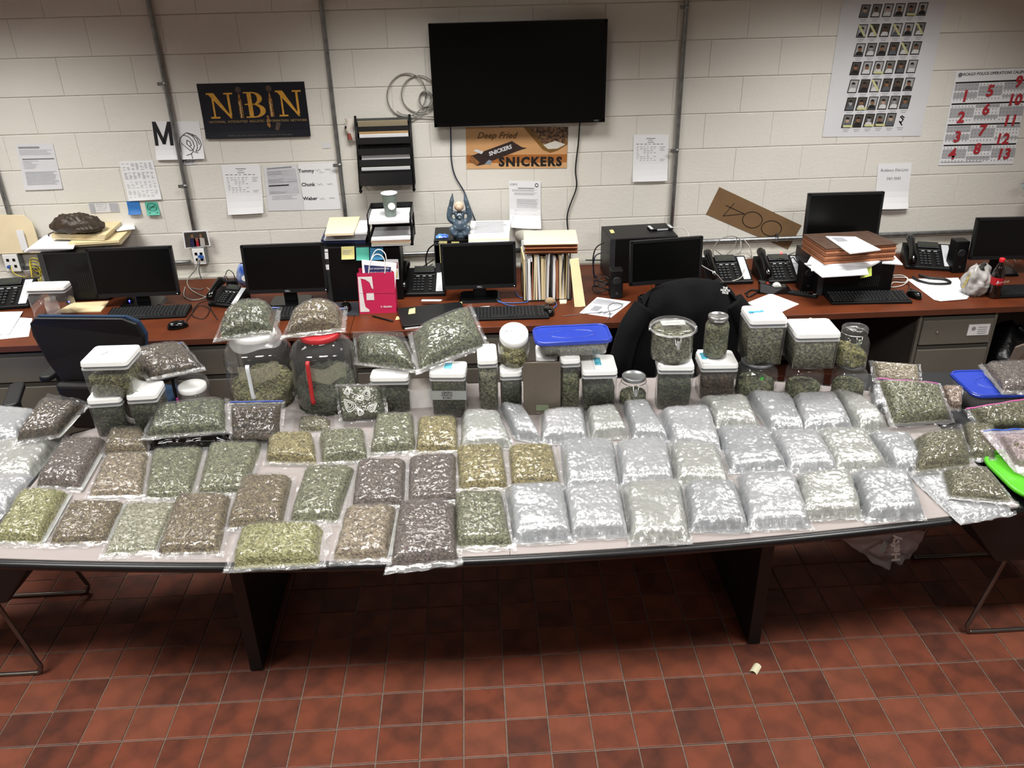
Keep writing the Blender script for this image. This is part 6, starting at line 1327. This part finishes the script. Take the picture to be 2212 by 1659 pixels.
sled('black bucket chair on thin sled legs at the table end with silver bags', -1.79, 1, 2.76)
sled('black bucket chair on thin sled legs under the lime green tray', 1.93, -1, 2.71, far=-.72)
# office chair with blue cushion
oc = thing('office_chair', 'black office chair with a blue cushion edge behind the table', 'chair', (-1.85, 3.84, 0), -.12)
out = [(-.20, .0), (.20, .0), (.245, .10), (.275, .24), (.26, .31), (.21, .345), (-.21, .345), (-.26, .31), (-.275, .24), (-.245, .10)]
bk = mat('black_chair_shell', '0b0b0d', .55, bump=.15, bscale=400); bc = mat('blue_fabric', '16304c', .9, var=.15, scale=200)
MB().prism(out, 0, .02, fn=lambda q: (q[0], -.10-q[2]+q[1]*-.12+.06*(q[0]/.27)**2, .68+q[1])).obj('back_shell', bk, oc, .006)
MB().prism([(x_*1.01, z_+.004) for x_, z_ in out], 0, .026, fn=lambda q: (q[0], -.095+q[2]+q[1]*-.12+.06*(q[0]/.27)**2, .68+q[1])).obj('back_cushion', bc, oc, .012, 3)
MB().prism([(-.17, 0), (.17, 0), (.2, .25), (-.2, .25)], 0, .05, fn=lambda q: (q[0], -.10-q[2], .44+q[1])).obj('lower_shell', bk, oc, .02, 3)
MB().prism(rrect(.50, .34, .08, 5, 0, .07), .43, .50).obj('seat', bc, oc, .02, 3)
for s in (-1, 1):
    MB().prism(rrect(.07, .26, .03, 4, s*.30, .06), .66, .69).obj('armrest', bk, oc, .008); MB().tube([(s*.28, .1, .44), (s*.30, .05, .55), (s*.30, .05, .66)], .018, 8).obj('arm_post', bk, oc)
MB().tube([(0, .02, .06), (0, .02, .43)], .025, 10).obj('gas_post', CHROME, oc)
for i in range(5): a_ = i*2*pi/5; MB().tube([(0, .02, .09), (.22*cos(a_), .02+.22*sin(a_), .06)], [.025, .016], 8).obj('base_arm', bk, oc); MB().lathe([(.025, -.012), (.025, .012)], 14, (.22*cos(a_), .02+.22*sin(a_), .027), R=Matrix.Rotation(pi/2, 3, 'Y')).obj('caster', BLACK, oc)
oc2 = thing('office_chair', 'partly hidden office chair with a blue seat at the frame edge', 'chair', (-2.52, 3.62, 0), .3)
MB().prism(rrect(.46, .44, .08, 5), .43, .50).obj('seat', mat('bright_blue_fabric', '1d56a8', .9), oc2, .02, 3)
for s in (-1, 1): MB().prism(rrect(.07, .26, .03, 4, s*.28, -.02), .64, .67).obj('armrest', bk, oc2, .008); MB().tube([(s*.26, .0, .44), (s*.28, 0, .64)], .018, 8).obj('arm_post', bk, oc2)
MB().tube([(0, 0, .06), (0, 0, .43)], .025, 10).obj('gas_post', CHROME, oc2)
for i in range(5): a_ = i*2*pi/5; MB().tube([(0, 0, .09), (.26*cos(a_), .26*sin(a_), .02)], [.025, .018], 8).obj('base_arm', bk, oc2)
# chair carrying the jacket
jc = thing('office_chair', 'black office chair hidden under the draped jacket', 'chair', (1.04, 3.9, 0), .05)
MB().prism(rrect(.48, .30, .08, 5, 0, .0), .43, .50).obj('seat', bk, jc, .02, 3); MB().prism([(-.2, 0), (.2, 0), (.22, .45), (-.22, .45)], 0, .04, fn=lambda q: (q[0], -.02-q[2], .5+q[1])).obj('backrest', bk, jc, .02, 3)
MB().tube([(0, 0, .06), (0, 0, .43)], .025, 10).obj('gas_post', CHROME, jc)
for i in range(5): a_ = i*2*pi/5; MB().tube([(0, 0, .09), (.22*cos(a_), .22*sin(a_), .02)], [.025, .018], 8).obj('base_arm', bk, jc)
jk = thing('jacket', 'black fleece jacket draped over an office chair', 'jacket', (1.04, 3.86, .5), .05)
jm = mat('black_fleece', '0a0a0c', .95, var=.25, scale=90, bump=.3, bscale=150, spec=.2)
def jf(u, v):
    s = 2*u-1; wd_ = .24+.13*min(1, v*1.1)+.02*v; zt = .545-.075*abs(s)**4-.02*abs(s)
    x = s*wd_*(1-.0*v); z = zt-(v**1.15)*.62; y = -.055-.05*sin(min(1, v*4)*pi/2)-.03*v+.016*sin(s*9+v*4)*v+.02*noise.noise(Vector((s*3, v*4, 3)))+.10*abs(s)**3*(1-v*.4)
    return (x, y, z)
def jb(u, v):
    p = Vector(jf(u, v*.9)); return (p.x*.97, .02-(p.y+.055)*.8, p.z)
b = MB().grid(jf, 40, 36); b.grid(lambda u, v: (Vector(jf(u, 0))*(1-v)+Vector(jb(u, 0))*v)+Vector((0, 0, .018*sin(pi*v))), 40, 6); b.grid(jb, 40, 20); b.obj('torso', jm, jk)
for s in (-1, 1): MB().tube(smooth_path([(s*.22, -.03, .43), (s*.30, -.06, .32), (s*.345, -.08, .15), (s*.35, -.07, -.02), (s*.33, -.06, -.12)], 7), [.06]*8+[.058]*8+[.052]*8+[.045]*5, 14).obj('sleeve', jm, jk)
lg = Y(1563, 626, 3.745)-Vector((1.04, 3.86, .5))
for k, s_ in enumerate(('THE', 'NORTH', 'FACE')): lettering(s_, WHITE, jk, frame((lg.x, -.125-.004*k, lg.z+.010-k*.011), (1, .1, -.2), (.15, .3, .9)), .014, bold=.0006)
# grey chair at the far end and the bin bag under the desk
gc = thing('shell_chair', 'grey-brown plastic chair back at the frame edge', 'chair', (2.72, 3.45, 0), -.25)
gm = mat('taupe_plastic', '6b6058', .5, var=.06)
MB().prism([(-.18, 0), (.18, 0), (.21, .2), (.20, .32), (.13, .38), (-.13, .38), (-.20, .32), (-.21, .2)], 0, .012, fn=lambda q: (q[0], -.04-q[2]+.05*(q[0]/.2)**2-q[1]*.1, .48+q[1])).obj('back', gm, gc, .005); MB().prism(rrect(.42, .42, .06, 4, 0, .2), .43, .445).obj('seat', gm, gc, .005)
for sx in (-1, 1):
    for y_ in (.02, .36): MB().tube([(sx*.17, y_, .43), (sx*.2, y_+(.03 if y_ > .1 else -.03), 0)], .011, 8).obj('leg', CHROME, gc)
bb_ = thing('bin_bag', 'shiny black bin bag on the floor beyond the drawer unit', 'bag', (3.09, 4.33, 0))
MB().grid(lambda u, v: ((.2+.05*noise.noise(Vector((cos(u*6.28)*2, sin(u*6.28)*2, v*3))))*cos(u*2*pi)*sin(pi*(.08+.9*v))**.6, (.2+.05*noise.noise(Vector((u*8, 3, v*3))))*sin(u*2*pi)*sin(pi*(.08+.9*v))**.6, .002+.52*v+.03*noise.noise(Vector((u*7, v*7, 4)))*v), 36, 24).obj('film', blackbag, bb_)
# hefty bag and litter on the floor
hb = thing('freezer_bag', 'large grey printed freezer bag fallen under the table corner', 'bag', Z(1895, 1190, .10))
A_ = [Z(1795, 1150, .30), Z(2000, 1140, .30), Z(1960, 1205, .05), Z(1905, 1228, .004)]
o = hb.location
MB().grid(lambda u, v: ((A_[0]*(1-u)+A_[1]*u)*(1-v)+(A_[3]*(1-u)+A_[2]*u)*v)-o+Vector((0, -.02+.03*noise.noise(Vector((u*4, v*4, 1))), .015*noise.noise(Vector((u*6, v*6, 5)))+.01)), 22, 18).obj('film', mat('grey_film', 'bdb6b8', .35, var=.12, scale=15, bump=.5, bscale=40), hb)
xa = (Z(1905, 1195, .15)-Z(1912, 1160, .25)).normalized(); ya = Vector((-.75, .2, .1)).normalized()
fm = frame(Z(1922, 1182, .20)-o+Vector((0, -.045, .03)), (-.12, .2, .9), (-1, -.1, .05)); lettering('Hefty', WHITE, hb, fm, .055, bold=.002)
MB().add([(Z(x_, y_, .2)-o+Vector((0, -.04, .03))) for x_, y_ in ((1885, 1192), (1896, 1196), (1914, 1162), (1902, 1160))], [(0, 1, 2, 3)]).obj('white_panel', WHITE, hb)
MB().tube([A_[1]-o, A_[2]-o], .004, 6).obj('zip_seal', mat('zip_dark_red', '7a2f3a', .5), hb)
tr = thing('foam_scrap', 'small curled cream scrap lying on the tile floor', 'scrap', Z(1632, 1446, 0), .9)
MB().grid(lambda u, v: ((u-.5)*.05, (v-.5)*.03, .001+.010*(1-(2*v-1)**2)), 8, 8).obj('strip', mat('cream_foam', 'd9d3b4', .8), tr)
# things alike in a stack or row: each label says its place
NTH = ['first', 'second', 'third', 'fourth', 'fifth', 'sixth', 'seventh', 'eighth', 'ninth', 'tenth', 'eleventh', 'twelfth', 'thirteenth', 'fourteenth', 'fifteenth', 'sixteenth', 'seventeenth', 'eighteenth', 'nineteenth', 'twentieth', 'twenty-first', 'twenty-second']
same = {}
for ob in list(S.objects):
    if ob.parent is None and 'label' in ob: same.setdefault(ob['label'], []).append(ob)
for lb, obs in same.items():
    if len(obs) < 2: continue
    upright = 'upright' in lb; obs.sort(key=lambda q: q.location.x if upright else q.location.z)
    for i, ob in enumerate(obs): ob['label'] = lb+(', %s from the left' % NTH[i] if upright else ', %s from the bottom' % NTH[i])
for ob in S.objects:
    if 'q' in ob: del ob['q']
